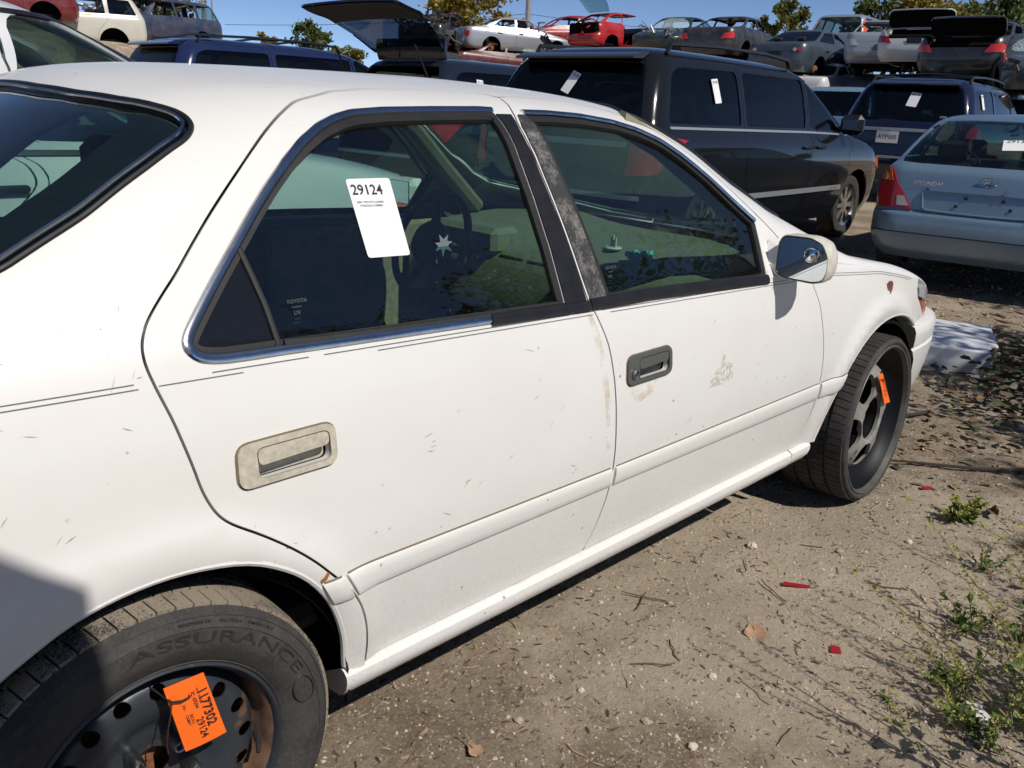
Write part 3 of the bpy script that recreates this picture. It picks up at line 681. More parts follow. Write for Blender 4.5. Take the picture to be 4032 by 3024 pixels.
    MB().loft([[(q[0]-.02, q[1]*.97, q[2]) for q in r[:11:5]] for r in (rings[0], rings[0])], closed=False)
    for sgn, fd in ((0, fr), (1, fl)):
        amb = sd([(3.082, .683), (3.205, .640), (3.285, .592), (3.225, .590), (3.142, .628)]); clr = sd([(3.026, .738), (3.05, .750), (3.14, .722), (3.23, .69), (3.32, .655), (3.36, .63), (3.35, .600), (3.29, .594), (3.21, .645), (3.085, .688), (3.04, .702)])
        for nm, poly, mt in (('turn_signal', amb, M_AMBER), ('headlight', clr, M_CLEARLENS)):
            g = panel(SS, poly, h=.03, sb=SB, off=.006, flange=.02, dens=.02); pobj(nm, mirrored(g) if sgn else g, mt, car)
    m = MB().box((3.52, 0, .605), (.05, .8, .06), .01)
    for k in range(3): m.box((3.55, 0, .588+k*.017), (.02, .76, .006))
    m.build('grille', M_CHROME, car)
    # rear bumper, tail lamps, plate recess
    rp = [(-.72, -.868), (-.85, -.850), (-.98, -.80), (-1.08, -.70), (-1.15, -.5), (-1.18, -.25), (-1.19, 0)]; full = rp+[(x, -y) for x, y in rp[::-1][1:]]
    rings = [[(x, y, .62), (x*1.012, y*1.008, .60), (x*1.015, y*1.01, .50), (x*1.01, y*1.005, .35), (x*.99, y*.98, .27), (x*.9, y*.9, .25)] for x, y in full]
    MB().loft(rings, closed=False).build('rear_bumper', M_WHITE, car)
    for s in (-1, 1):
        m = MB().box((-1.085, s*.63, .78), (.09, .26, .17), .03); m.build('tail_light', M_RED, car)
    MB().box((-1.135, 0, .78), (.012, .32, .16), .004).build('number_plate', M_PAPER, car)
    # underbody and cabin floor
    MB().box((1.25, 0, .26), (3.6, 1.50, .08), .02).build('underbody', M_DARK, car)
    # cabin -------------------------------------------------------------
    MB().box((1.0, 0, .335), (2.3, 1.44, .06), .02).build('carpet', simple('grey carpet', (.10, .095, .08), .98, var=.3), car)
    dash = MB(); pr = [(1.72, .62), (1.73, .80), (1.80, .865), (1.95, .895), (2.12, .905), (2.32, .912), (2.36, .6)]
    ring = []
    for y in np.linspace(-.70, .70, 21):
        bul = .03*exp_(-((y-.36)/.2)**2); ring.append([(x-.015*(1-(abs(y)/.7)**2), y, z+bul*(0.4 < (z-.5))) for x, z in pr])
    dash.loft(ring, closed=False, cap=True); ds = dash.build('dashboard', M_DASH, car, auto=50)
    MB().box((1.745, -.36, .735), (.02, .40, .13), .01).build('glovebox', M_DASH, ds)
    for yy in (.60, .12, -.02, -.60):
        MB().box((1.752, yy, .80), (.03, .13, .06), .006).build('air_vent', M_BLACK, ds)
    cl = MB().box((1.78, .36, .872), (.14, .36, .10), .02); cl.build('instrument_hood', M_DASH, ds)
    sw = MB(); c = Vector((1.56, .36, .86)); Mx = Matrix.Translation(c) @ Matrix.Rotation(radians(-66), 4, 'Y')
    ringp = [Mx @ Vector((.188*cos(t), .188*sin(t), 0)) for t in np.linspace(0, 2*pi, 40, endpoint=False)]
    sw.tube(ringp, .0145, 10, closed=True)
    for a in (0.3, 2.84, 4.71): sw.tube([Mx @ Vector((.05*cos(a), .05*sin(a), -.02)), Mx @ Vector((.186*cos(a), .186*sin(a), 0))], .014, 8, flat=1.6)
    hub = MB().lathe([(.002, .035), (.07, .03), (.085, .01), (.08, -.03), (.04, -.08), (.03, -.22)], 24, M=Mx @ Matrix.Rotation(radians(90), 4, 'X'))
    so = sw.build('steering_wheel', simple('grey wheel rim', (.10, .10, .085), .6), car); hub.build('steering_hub', simple('grey wheel rim', (.10, .10, .085), .6), so)
    def seat(x, y, w, mat, back=True, nm='front_seat', hd=.78):
        s = MB()
        secs = [[(x+a, y+b*w/2*q, z0+(dz if abs(b) < .9 else dz+.02)) for b in (-1, -.85, -.4, 0, .4, .85, 1)] for a, z0, dz, q in ((.0, .44, .02, .9), (.08, .47, .04, 1), (.3, .48, .04, 1), (.46, .49, .03, 1), (.52, .45, 0., .92), (.5, .36, 0, .9))]
        s.loft(secs, closed=False, cap=False); o = s.build(nm, mat, car)
        if back:
            b = MB()
            for sg in (1, -1):
                secs = [[(x+a+sg*t*(1-.25*abs(bb)**2), y+bb*w/2*q, z) for bb in (-1, -.9, -.5, 0, .5, .9, 1)] for a, z, q, t in ((.05, .46, .9, .05), (.02, .60, 1, .07), (-.06, .85, 1, .06), (-.12, 1.02, .86, .05), (-.14, 1.07, .6, .03), (-.145, 1.085, .3, .005))]
                b.loft(secs, closed=False)
            b.build('backrest', mat, o)
            hb = MB().box((x-.155, y, 1.155), (.09, .26, .16), .035); hb.build('headrest', mat, o)
        return o
    seat(.62, .36, .50, M_SEAT); 
    b = MB().box((.10, 0, .47), (.52, 1.10, .16), .05); rb = b.build('rear_seat', M_SEAT, car); MB().box((-.16, 0, .72), (.14, 1.10, .48), .05, Matrix.Rotation(radians(-14), 3, 'Y').to_4x4()).build('rear_backrest', M_SEAT, rb)
    MB().box((-.40, 0, .965), (.42, 1.2, .03), .012).build('parcel_shelf', M_SEAT, car)
    MB().box((1.15, 0, .50), (.75, .22, .26), .04).build('centre_console', M_TAN, car)
    for s in (-1, 1):
        for x0, x1 in ((.43, .98), (1.12, 1.95)):
            MB().box(((x0+x1)/2, s*.765, .63), (x1-x0, .035, .50), .015).build('door_card', M_TAN, car)
    # A-pillar garnish on the far side seen through the glass
    for s in (-1, 1):
        MB().tube([(2.08, s*.70, .93), (1.86, s*.655, 1.10), (1.64, s*.575, 1.255), (1.5, s*.52, 1.325)], .032, 8, flat=1.3).build('pillar_garnish', M_DASH, car)
    # items lying on the dash and stuck to the glass
    t = MB().lathe([(.028, 0), (.030, .004), (.026, .008), (.004, .009)], 20, M=Matrix.Translation((1.90, -.22, .895)) @ Matrix.Rotation(radians(90), 4, 'X'))
    for a, h_ in ((-.012, .03), (0, .022), (.010, .036), (.018, .026)): t.box((1.90+a*.6, -.22+a, .905+h_/2), (.006, .007, h_))
    tag(t.build('phone_mount', simple('cream plastic', (.62, .62, .52), .5), None), 'broken cream plastic mount standing on the saloon dashboard', 'mount')
    r = MB(); rnd = random.Random(4)
    pts = [(1.80+.10*(i/8)+rnd.uniform(-.01, .01), -.40+.06*(j/6)+rnd.uniform(-.01, .01), .885+rnd.uniform(0, .035)) for i in range(9) for j in range(7)]
    r.add(pts, [(i*7+j, i*7+j+1, (i+1)*7+j+1, (i+1)*7+j) for i in range(8) for j in range(6)])
    tag(r.build('crumpled_cloth', simple('turquoise cloth', (.20, .50, .44), .8), None), 'crumpled turquoise cloth lying on the saloon dashboard', 'cloth')
    # mirror ------------------------------------------------------------
    def mirror():
        m = MB(); prof = [(-.862, 1.034), (-.945, 1.037), (-.982, 1.024), (-1.003, .990), (-1.006, .945), (-.996, .917), (-.968, .909), (-.87, .910), (-.847, .922), (-.849, 1.012)]
        prof = smooth_poly(prof, .010, 2); c = np.mean(prof, 0)
        rings = []
        for x, s, dy in ((1.882, .93, 0), (1.868, .975, 0), (1.868, 1.0, 0), (1.885, 1.02, 0), (1.93, 1.0, .004), (1.965, .9, .01), (1.99, .70, .018), (2.0, .35, .022), (2.002, .05, .024)):
            rings.append([(x, c[0]+dy+(y-c[0])*s, c[1]+(z-c[1])*s) for y, z in prof])
        m.loft(rings); hs = m.build('side_mirror', simple('dirty cream mirror cap', (.62, .585, .51), .45, var=.15, vscale=50), doors['f'][0])
        gl = [(1.872-.06*(y+.93), c[0]+(y-c[0])*.92, c[1]+(z-c[1])*.92) for y, z in prof]
        mesh_obj('mirror_glass', gl, [tuple(range(len(gl)))[::-1]], M_MIRROR, hs, smooth=False)
        cv = MB().lathe([(.0215, .001), (.0215, -.004), (.019, -.005), (.017, -.0035), (.010, -.007), (.0005, -.0085)], 24, M=Matrix.Translation((1.868, -.953, .990)) @ Matrix.Rotation(radians(-83), 4, 'Z'))
        cv.build('blind_spot_mirror', M_MIRROR, hs)
        f = MB().loft([[(1.90+a, -.80, .90+.11*b) for a, b in ((-.04, 0), (.09, 0), (.10, .5), (.06, 1.), (.0, 1.), (-.05, .4))], [(1.90+a, -.825, .91+.085*b) for a, b in ((-.03, 0), (.08, 0), (.09, .5), (.05, 1.), (.0, 1.), (-.04, .4))], [(1.90+a, -.87, .925+.06*b) for a, b in ((-.015, 0), (.06, 0), (.06, .5), (.04, 1.), (.0, 1.), (-.02, .4))]])
        f.build('mirror_foot', M_WHITE, hs)
    mirror()
    m = MB().box((1.92, .955, .972), (.10, .16, .115), .03); ml = m.build('side_mirror', M_WHITE, doors['f'][1]); MB().box((1.867, .955, .972), (.006, .135, .095), .002).build('mirror_glass', M_MIRROR, ml)
    sail = [(1.835, .912), (1.858, 1.0), (1.872, 1.062), (1.93, 1.01), (1.99, .95), (2.02, .912)]
    return car, doors, body, fr, bl
exp_ = math.exp
SALOON, S_DOORS, S_BODY, S_FENDER, S_BACKLIGHT = make_saloon()

# ------------------------------------------------------------------ wheels of the saloon
def flat_disc(outer, holes, yfun, h=.012, thick=.004):
    """disc in the x-z plane (facing -y) with cut-outs; yfun gives its dish by radius"""
    O = densify(outer, h); Hs = [densify(q, h*.8) for q in holes]; pts = list(O); E = [(i, (i+1) % len(O)) for i in range(len(O))]
    for q in Hs:
        k = len(pts); pts += q; E += [(k+i, k+(i+1) % len(q)) for i in range(len(q))]
    lo = np.array(O).min(0); hi = np.array(O).max(0)
    g = np.stack(np.meshgrid(np.arange(lo[0], hi[0], h), np.arange(lo[1], hi[1], h)), -1).reshape(-1, 2); m = inpoly(g, O)
    for q in Hs: m &= ~inpoly(g, q)
    g = g[m]; bp = np.array(pts); d = ((g[:, None]-bp[None])**2).sum(2).min(1); pts += [tuple(p) for p in g[d > (.5*h)**2]]
    V2, _, F, *_ = delaunay_2d_cdt([Vector(p) for p in pts], E, [], 0, 1e-7)
    V2 = np.array([tuple(p) for p in V2]); F = np.array([tuple(f) for f in F]); cen = V2[F].mean(1); m = inpoly(cen, O)
    for q in Hs: m &= ~inpoly(cen, q)
    F = F[m]; a, b, c = V2[F[:, 0]], V2[F[:, 1]], V2[F[:, 2]]
    cr = (b[:, 0]-a[:, 0])*(c[:, 1]-a[:, 1])-(b[:, 1]-a[:, 1])*(c[:, 0]-a[:, 0]); F[cr < 0] = F[cr < 0][:, ::-1]
    r = np.hypot(V2[:, 0], V2[:, 1]); y = np.array([yfun(q) for q in r])
    mb = MB(); mb.add(np.stack([V2[:, 0], y, V2[:, 1]], 1), F)
    for L in [O]+Hs:
        L = np.array(L); y = np.array([yfun(hypot(*q)) for q in L]); n = len(L)
        ar = sum(L[i][0]*L[(i+1) % n][1]-L[(i+1) % n][0]*L[i][1] for i in range(n)); isO = len(L) == len(O)
        V = [(p[0], yy, p[1]) for p, yy in zip(L, y)]+[(p[0], yy+thick, p[1]) for p, yy in zip(L, y)]
        FF = [(i, (i+1) % n, n+(i+1) % n, n+i) for i in range(n)]
        mb.add(V, FF)
    return mb
def circ(r, n=64, c=(0, 0)): return [(c[0]+r*cos(2*pi*i/n), c[1]+r*sin(2*pi*i/n)) for i in range(n)]
def arc_text(s, r, ang, size, depth, spacing=1.0, bold=0.012, span=None, y=-.0):
    """letters bent round the sidewall, read from outside (looking along +y), outward up"""
    V, F = text_geo(s, 1.0, .0, bold, spacing)
    xs = [v[0] for v in V]; w = max(xs)-min(xs); k = span*r/w if span else size
    out = [(lambda th, rr: (rr*cos(th), y, rr*sin(th)))(ang-(x*k)/r, r+yy*size) for x, yy, z in V]
    n = len(out); V2 = out+[(a, b+depth, c) for a, b, c in out]
    return V2, [tuple(f) for f in F]
def tread_blocks(R, ribs, n, fill=.86, skew=.0, dep=.009, seg=1):
    m = MB()
    for k, (y0, y1) in enumerate(ribs):
        for i in range(n):
            a0 = 2*pi*(i+.5*(k % 2))/n; a1 = a0+2*pi/n*fill; V = []
            for rr in (R-dep, R):
                for a, yy in ((a0, y0), (a1, y0), (a1+skew, y1), (a0+skew, y1)):
                    r2 = rr-.012*max(0, abs(yy-(ribs[0][0]+ribs[-1][1])/2)/(ribs[-1][1]-ribs[0][0])*2-.72)
                    V.append((r2*cos(a), yy, r2*sin(a)))
            m.add(V, [(4, 5, 6, 7), (0, 1, 5, 4), (1, 2, 6, 5), (2, 3, 7, 6), (3, 0, 4, 7)])
    return m
def wheel_obj(name, mb, mat, M, parent):
    o = mb.build(name, mat, parent); o.matrix_local = M; return o
def make_rear_wheel(M, parent, full=True):
    rim = MB().lathe([(.209, .004), (.2095, -.005), (.205, -.0075), (.201, -.004), (.199, .004)], 96)
    w = wheel_obj('wheel', rim, M_STEELW, M, parent)
    MB().lathe([(.199, .004), (.193, .012), (.190, .03), (.186, .052), (.183, .056), (.186, .09), (.19, .16)], 72).build('rim_barrel', M_RUSTBLK, w)
    yf = lambda r: float(np.interp(r, [.03, .045, .052, .08, .10, .125, .15, .168, .176, .184], [.052, .052, .046, .044, .030, .020, .0205, .028, .042, .056]))
    holes = [circ(.0135, 18, (.154*cos(radians(.7+21.18*k)), .154*sin(radians(.7+21.18*k)))) for k in range(17)]
    flat_disc(circ(.184, 96), holes+[circ(.031, 32)], yf, .011).build('rim_disc', M_STEELW, w, auto=60)
    MB().lathe([(.19, .10), (.03, .10), (.02, .085), (.001, .085)], 40).build('brake_drum', M_RUST, w)
    for k in range(5):
        a = radians(-16+72*k); c = (.057*cos(a), 0, .057*sin(a))
        MB().lathe([(.0105, .050), (.0115, .02), (.0112, .004), (.0095, .001), (.0075, .002), (.0068, .014), (.0005, .016)], 16, c).build('lug_nut', M_STEEL, w)
    MB().tube([(.176*cos(-.12), .03, .176*sin(-.12)), (.172*cos(-.16), .008, .172*sin(-.16)), (.166*cos(-.22), -.006, .166*sin(-.22))], [.0055, .005, .0035], 8).build('valve_stem', M_RUBBER, w)
    side = [(.205, .006), (.2085, -.004), (.213, -.0085), (.2145, -.007), (.222, -.0135), (.240, -.0205), (.244, -.0222), (.258, -.0235), (.278, -.0205), (.2795, -.0222), (.281, -.0202), (.296, -.0128), (.2965, -.0145), (.298, -.0112), (.306, .0), (.308, .007), (.3085, .09), (.308, .175), (.303, .187), (.28, .203), (.25, .205), (.205, .19)]
    t = MB().lathe(side, 120).build('tyre', M_TYRE, w, auto=50)
    tread_blocks(.3155, [(.0015, .043), (.050, .085), (.093, .128), (.135, .178)], 66, .9, .02, .009).build('tread', M_TREAD, t, auto=20)
    if full:
        V, F = arc_text('ASSURANCE', .2635, radians(61.5), .0275, .003, bold=.006, span=radians(75), y=-.0243); M_LET = simple('moulded rubber lettering', (.026, .026, .027), .55)
        MB().add(V, F).build('tyre_lettering', M_LET, t, smooth=False)
        for s, a, sp in (('TREADWEAR 500', 77, 11), ('TRACTION A', 64.5, 8.5), ('TEMPERATURE B', 52.5, 11)):
            V, F = arc_text(s, .2885, radians(a), .0085, .001, bold=.01, span=radians(sp), y=-.0187); MB().add(V, F).build('tyre_lettering', M_LET, t, smooth=False)
        MB().tube([(.256*cos(radians(15))+.019*cos(u)*cos(radians(15))-.03*sin(u)*sin(radians(15)), -.0235, .256*sin(radians(15))+.019*cos(u)*sin(radians(15))+.03*sin(u)*cos(radians(15))) for u in np.linspace(0, 2*pi, 24, endpoint=False)], .0012, 5, closed=True).build('tyre_badge', M_LET, t)
    return w
def make_front_wheel(M, parent, full=True):
    M_BARREL = simple('black wheel barrel', (.004, .0045, .006), .5, spec=.25, var=.35, vscale=12)
    M_ALLOY = simple('weathered grey alloy', (.27, .26, .235), .55, .15, var=.35, vscale=22)
    lip = MB().lathe([(.283, .006), (.2855, -.003), (.282, -.008), (.277, -.007), (.2745, .0), (.271, .010)], 110)
    w = wheel_obj('wheel', lip, simple('scuffed lip metal', (.11, .105, .095), .5, .3, var=.3), M, parent)
    MB().lathe([(.271, .010), (.262, .03), (.245, .052), (.222, .066), (.205, .070), (.20, .09)], 96).build('rim_barrel', M_BARREL, w)
    yf = lambda r: float(np.interp(r, [.07, .084, .093, .12, .17, .19, .206], [.040, .022, .018, .022, .034, .048, .070]))
    holes = [circ(.083, 40)]
    for k in range(5):
        c = radians(228+36+72*k); hw0, hw1 = radians(15), radians(24)
        q = [(.102, -hw0), (.102, hw0), (.13, hw1*1.0), (.172, hw1), (.184, hw1*.72), (.188, 0), (.184, -hw1*.72), (.172, -hw1), (.13, -hw1)]
        holes.append(smooth_poly([(r*cos(c+a), r*sin(c+a)) for r, a in q], .012, 3))
    f = flat_disc(circ(.206, 96), holes, yf, .012, .012).build('spokes', M_ALLOY, w, auto=45)
    MB().lathe([(.084, .042), (.079, .06), (.076, .085), (.04, .088), (.036, .070), (.012, .066), (.0005, .066)], 40).build('hub_bowl', M_BARREL, w)
    MB().lathe([(.20, .12), (.02, .12)], 40).build('brake_disc', M_DARK, w)
    for k in range(5):
        a = radians(50+72*k); MB().lathe([(.0095, .086), (.0095, .072), (.006, .068), (.0005, .068)], 12, (.055*cos(a), 0, .055*sin(a))).build('lug_nut', M_STEEL if k else M_RUST, w)
    if full:
        V, F = text_geo('AXIS', .03, 0, .02, 1.25); a = radians(228)
        rx = Vector((cos(a), 0, sin(a))); 
        Mx = frame_M((.150*cos(a), .026, .150*sin(a)), (rx.x, 0, rx.z), (-rx.z, 0, rx.x))
        MB().add([Mx @ Vector(v) for v in V], F).build('spoke_lettering', M_PRINT, f, smooth=False)
    side = [(.278, .012), (.2845, -.001), (.288, -.006), (.294, -.010), (.302, -.0085), (.307, -.001), (.3085, .008), (.309, .12), (.3085, .232), (.307, .243), (.29, .252), (.27, .24)]
    t = MB().lathe(side, 120).build('tyre', M_TYRE, w, auto=50)
    tread_blocks(.3185, [(.004, .056), (.068, .114), (.126, .172), (.184, .238)], 72, .88, -.02, .011).build('tread', simple('worn tread rubber', (.034, .032, .030), .8, var=.5, vscale=18, bmp=.3), t, auto=20)
    return w
RW = Matrix.Translation((0, -.897, .288)); make_rear_wheel(RW, SALOON)
make_rear_wheel(Matrix.Translation((0, .897, .288)) @ Matrix.Rotation(pi, 4, 'Z'), SALOON, False)
ST, CB = radians(3.0), radians(1.5)
FW = Matrix.Translation((2.67, -.917, .2925)) @ Matrix.Rotation(ST, 4, 'Z') @ Matrix.Rotation(-CB, 4, 'X')
make_front_wheel(FW, SALOON); make_front_wheel(Matrix.Translation((2.67, .917, .2925)) @ Matrix.Rotation(pi+ST, 4, 'Z') @ Matrix.Rotation(-CB, 4, 'X'), SALOON, False)

# ------------------------------------------------------------------ tags and stickers
def card(corners, thick=.0012):
    a, b, c, d = [Vector(p) for p in corners]; n = (b-a).cross(d-a).normalized()
    V = []; F = []; K = 6
    for s in (0, 1):
        for i in range(K+1):
            for j in range(K+1):
                u, v = i/K, j/K; p = a*(1-u)*(1-v)+b*u*(1-v)+c*u*v+d*(1-u)*v
                V.append(p+n*(.004*sin(pi*v)*sin(pi*u*.8)-thick*s))
    q = K+1
    for s in (0, 1):
        for i in range(K):
            for j in range(K):
                f = (s*q*q+i*q+j, s*q*q+(i+1)*q+j, s*q*q+(i+1)*q+j+1, s*q*q+i*q+j+1); F.append(f if s == 0 else f[::-1])
    return MB().add(V, F)
def put_text(parent, lines, corners, off=.002, mat=None, flip=1):
    """lines: (string, u, v, size, bold) with u along the reading direction (corner 0 -> 1), v up (corner 0 -> 3)"""
    a, b, c, d = [Vector(p) for p in corners]; R = (b-a); U = (d-a); n = R.cross(U).normalized()*flip
    for s, u, v, size, bold in lines:
        o = a+R*u+U*v+n*off; Mx = frame_M(o, R, U); V, F = text_geo(s, size, 0, bold)
        MB().add([Mx @ Vector(p) for p in V], F).build('printed_text', mat or M_PRINT, parent, smooth=False)
tr = thing('wheel_tag', 'orange inventory tag tied to the rusty rear steel wheel', 'tag', (.05, -.92, .41))
def loc(ps, o): return [tuple(Vector(p)-Vector(o)) for p in ps]
O1 = (.05, -.92, .41); cs = loc([(.071, -.918, .4756), (.0983, -.924, .3468), (.0287, -.922, .3457), (.0081, -.912, .4725)], O1)
cd = card([cs[3], cs[2], cs[1], cs[0]]).build('card', M_ORANGE, tr)
rd = [cs[3], cs[2], cs[1], cs[0]]      # reading runs downwards along the long edge, up points to the right
put_text(cd, [('1177302', .47, .82, .0215, .012), ('29124', .74, .56, .016, .01), ('WHL WHEEL', .27, .72, .0055, 0), ('IC: 69294', .31, .59, .0085, .01), ('SEC4-2', .56, .40, .0065, .01), ('CAMRY', .56, .30, .0062, .01), ('2001', .36, .30, .0058, 0)], rd, .0035)
MB().tube(loc([(.002, -.87, .4549), (.010, -.905, .452), (.0155, -.922, .450), (.030, -.928, .449), (.043, -.924, .4462), (.0449, -.915, .4456)], O1), .0017, 6).build('zip_tie', M_PRINT, tr)
MB().tube(loc([(.0155, -.922, .450), (.010, -.926, .43), (.004, -.924, .403), (.002, -.918, .37), (.0052, -.912, .348)], O1), .0013, 6).build('tie_tail', simple('brown tie', (.06, .02, .015), .6), tr)
tf = thing('wheel_tag', 'small orange tag tied inside the deep black front wheel', 'tag', (2.71, -.91, .40)); O2 = (2.71, -.91, .40)
cs = loc([(2.6307, -.905, .4741), (2.7095, -.915, .3473), (2.7887, -.905, .3342), (2.6866, -.897, .4674)], O2)
cd = card(cs).build('card', M_ORANGE, tf); put_text(cd, [('1177301', .45, .70, .030, .012), ('29124', .62, .34, .014, .0), ('IC: 69294', .3, .42, .010, 0)], cs, .004)
MB().tube(loc([(2.6152, -.86, .4521), (2.64, -.90, .452), (2.67, -.915, .450), (2.70, -.905, .438)], O2), .002, 6).build('zip_tie', M_PRINT, tf)

def surf_card(poly4, off, parent, mat, name='sticker', r=.006):
    """sticker on the saloon side; poly4 = (x, z) corners TL, TR, BR, BL"""
    g = panel(SS, sd(smooth_poly(poly4, r, 3)), h=.05, sb=SB, off=off, flange=.0005, dens=.02); return pobj(name, g, mat, parent)
def surf_pt(x, z, off):
    P, N = SS.at([x], [vz(x, z)]); return Vector(P[0]+N[0]*off), Vector(N[0])
lab4 = [(.516, 1.220), (.617, 1.219), (.609, 1.081), (.512, 1.084)]
lb = surf_card(lab4, -.0085, S_DOORS['r'][0], M_PAPER, 'inventory_sticker')
cr4 = [tuple(surf_pt(x, z, -.0085)[0]) for x, z in (lab4[3], lab4[2], lab4[1], lab4[0])]
put_text(lb, [('29124', .42, .855, .0285, .012), ('2001 TOYOTA CAMRY', .42, .70, .0062, .0), ('4T1BG22K21U788800', .42, .655, .0056, .0)], cr4, .0012)
# maker's marks etched in the glass
for d, (x, z) in (('r', (.335, 1.012)), ('f', (1.165, .985))):
    p, n = surf_pt(x, z, -.0095); Mx = frame_M(p, (1, 0, 0), (0, 0, 1))
    gm = MB()
    for s, y, sz in (('TOYOTA', .022, .0095), ('TEMPERED', .012, .004), ('LN', .002, .010), ('GLASS', -.009, .004), ('AS2 M20', -.016, .0035)):
        V, F = text_geo(s, sz, 0, .01); gm.add([Mx @ Vector((a, b+y, .0004)) for a, b, c in V], F)
    gm.build('etched_mark', simple('etched glass', (.10, .135, .14), .8), S_DOORS[d][0], smooth=False)
# star-shaped residue on the rear door glass
st = MB(); p, n = surf_pt(.698, 1.093, -.0095); Mx = frame_M(p, (1, 0, 0), (0, 0, 1)); rnd = random.Random(3); poly = []
for k in range(14):
    a = 2*pi*k/14+.2; rr = (.026 if k % 2 == 0 else .011)*rnd.uniform(.8, 1.15); poly.append((rr*cos(a)*1.1, rr*sin(a)*.9))
st.prism(smooth_poly(poly, .003, 2), 0, .0005, Mx); st.build('glue_residue', simple('grey glue', (.17, .21, .23), .7), S_DOORS['r'][0], smooth=False)
# scraped-off decal on the front door
def mk_residue():
    m, nt, n, l, b = _mat('decal residue'); t = tex_noise(n, l, 95, 4, .7); r = ramp(n, l, t.outputs['Fac'], [(.49, 0.), (.53, 1.)])
    l.new(mixc(n, l, .9, (.50, .46, .36), (.58, .54, .45)), b.inputs['Base Color']); b.inputs['Roughness'].default_value = .9
    l.new(r.outputs[0], b.inputs['Alpha']); return m
g = panel(SS, sd([(1.530, .648), (1.535, .672), (1.552, .674), (1.553, .690), (1.575, .697), (1.585, .728), (1.60, .735), (1.60, .705), (1.638, .700), (1.645, .655), (1.60, .645)]), h=.02, sb=SB, off=.0006, flange=0, dens=.02); pobj('decal_residue', g, mk_residue(), S_DOORS['f'][0])
# rusted chip on the fender and rust at the arch
def blob(x, z, pts, mat, parent, off=.0007, nm='rust_spot'):
    g = panel(SS, sd([(x+a, z+b) for a, b in pts]), h=.01, sb=SB, off=off, flange=0, dens=.008); return pobj(nm, g, mat, parent)
M_CHIP = simple('rusty paint chip', (.16, .055, .035), .8, var=.7, vscale=90)
blob(2.70, .783, [(-.035, .014), (-.012, .022), (.016, .020), (.030, .008), (.024, -.010), (.008, -.022), (-.006, -.026), (-.022, -.012)], M_CHIP, S_FENDER)
blob(.312, .543, [(-.006, -.009), (.004, -.004), (.010, .008), (.005, .013), (-.001, .004), (-.008, .0)], simple('rust flake', (.36, .13, .04), .9), S_BODY)
rnd = random.Random(11)
for k in range(56):
    x, z = rnd.choice([(rnd.uniform(.2, 1.0), rnd.uniform(.56, .9)), (rnd.uniform(1.2, 2.1), rnd.uniform(.5, .85)), (rnd.uniform(-.3, .05), rnd.uniform(.7, 1.1))])
    L = rnd.uniform(.003, .018); a = rnd.uniform(-.6, 1.2); w = rnd.uniform(.0006, .0014)
    d = S_DOORS['r'][0] if .06 < x < 1.1 else (S_DOORS['f'][0] if x > 1.1 else S_BODY)
    blob(x, z, [(-L*cos(a), -L*sin(a)), (0, w), (L*cos(a), L*sin(a)), (0, -w)], simple('scratch mark', (.36, .33, .29), .8), d, .0005, 'scratch')
# yellow stain running down the rear edge of the door
def mk_stain():
    m, nt, n, l, b = _mat('yellow stain'); t = tex_noise(n, l, 22, 4, .6); r = ramp(n, l, t.outputs['Fac'], [(.42, 0.), (.70, .42)])
    b.inputs['Base Color'].default_value = (.66, .50, .30, 1); b.inputs['Roughness'].default_value = .7; l.new(r.outputs[0], b.inputs['Alpha']); return m
M_STAIN = mk_stain()
g = panel(SS, sd([(1.055, .915), (1.075, .87), (1.092, .80), (1.106, .70), (1.112, .58), (1.10, .58), (1.088, .70), (1.072, .80), (1.052, .87), (1.040, .915)]), h=.03, sb=SB, off=.0006, flange=0, dens=.03); pobj('stain', g, M_STAIN, S_DOORS['r'][0])
g = panel(SS, sd([(1.18, .722), (1.29, .722), (1.27, .69), (1.22, .675), (1.185, .69)]), h=.03, sb=SB, off=.0006, flange=0, dens=.03); pobj('stain', g, M_STAIN, S_DOORS['f'][0])

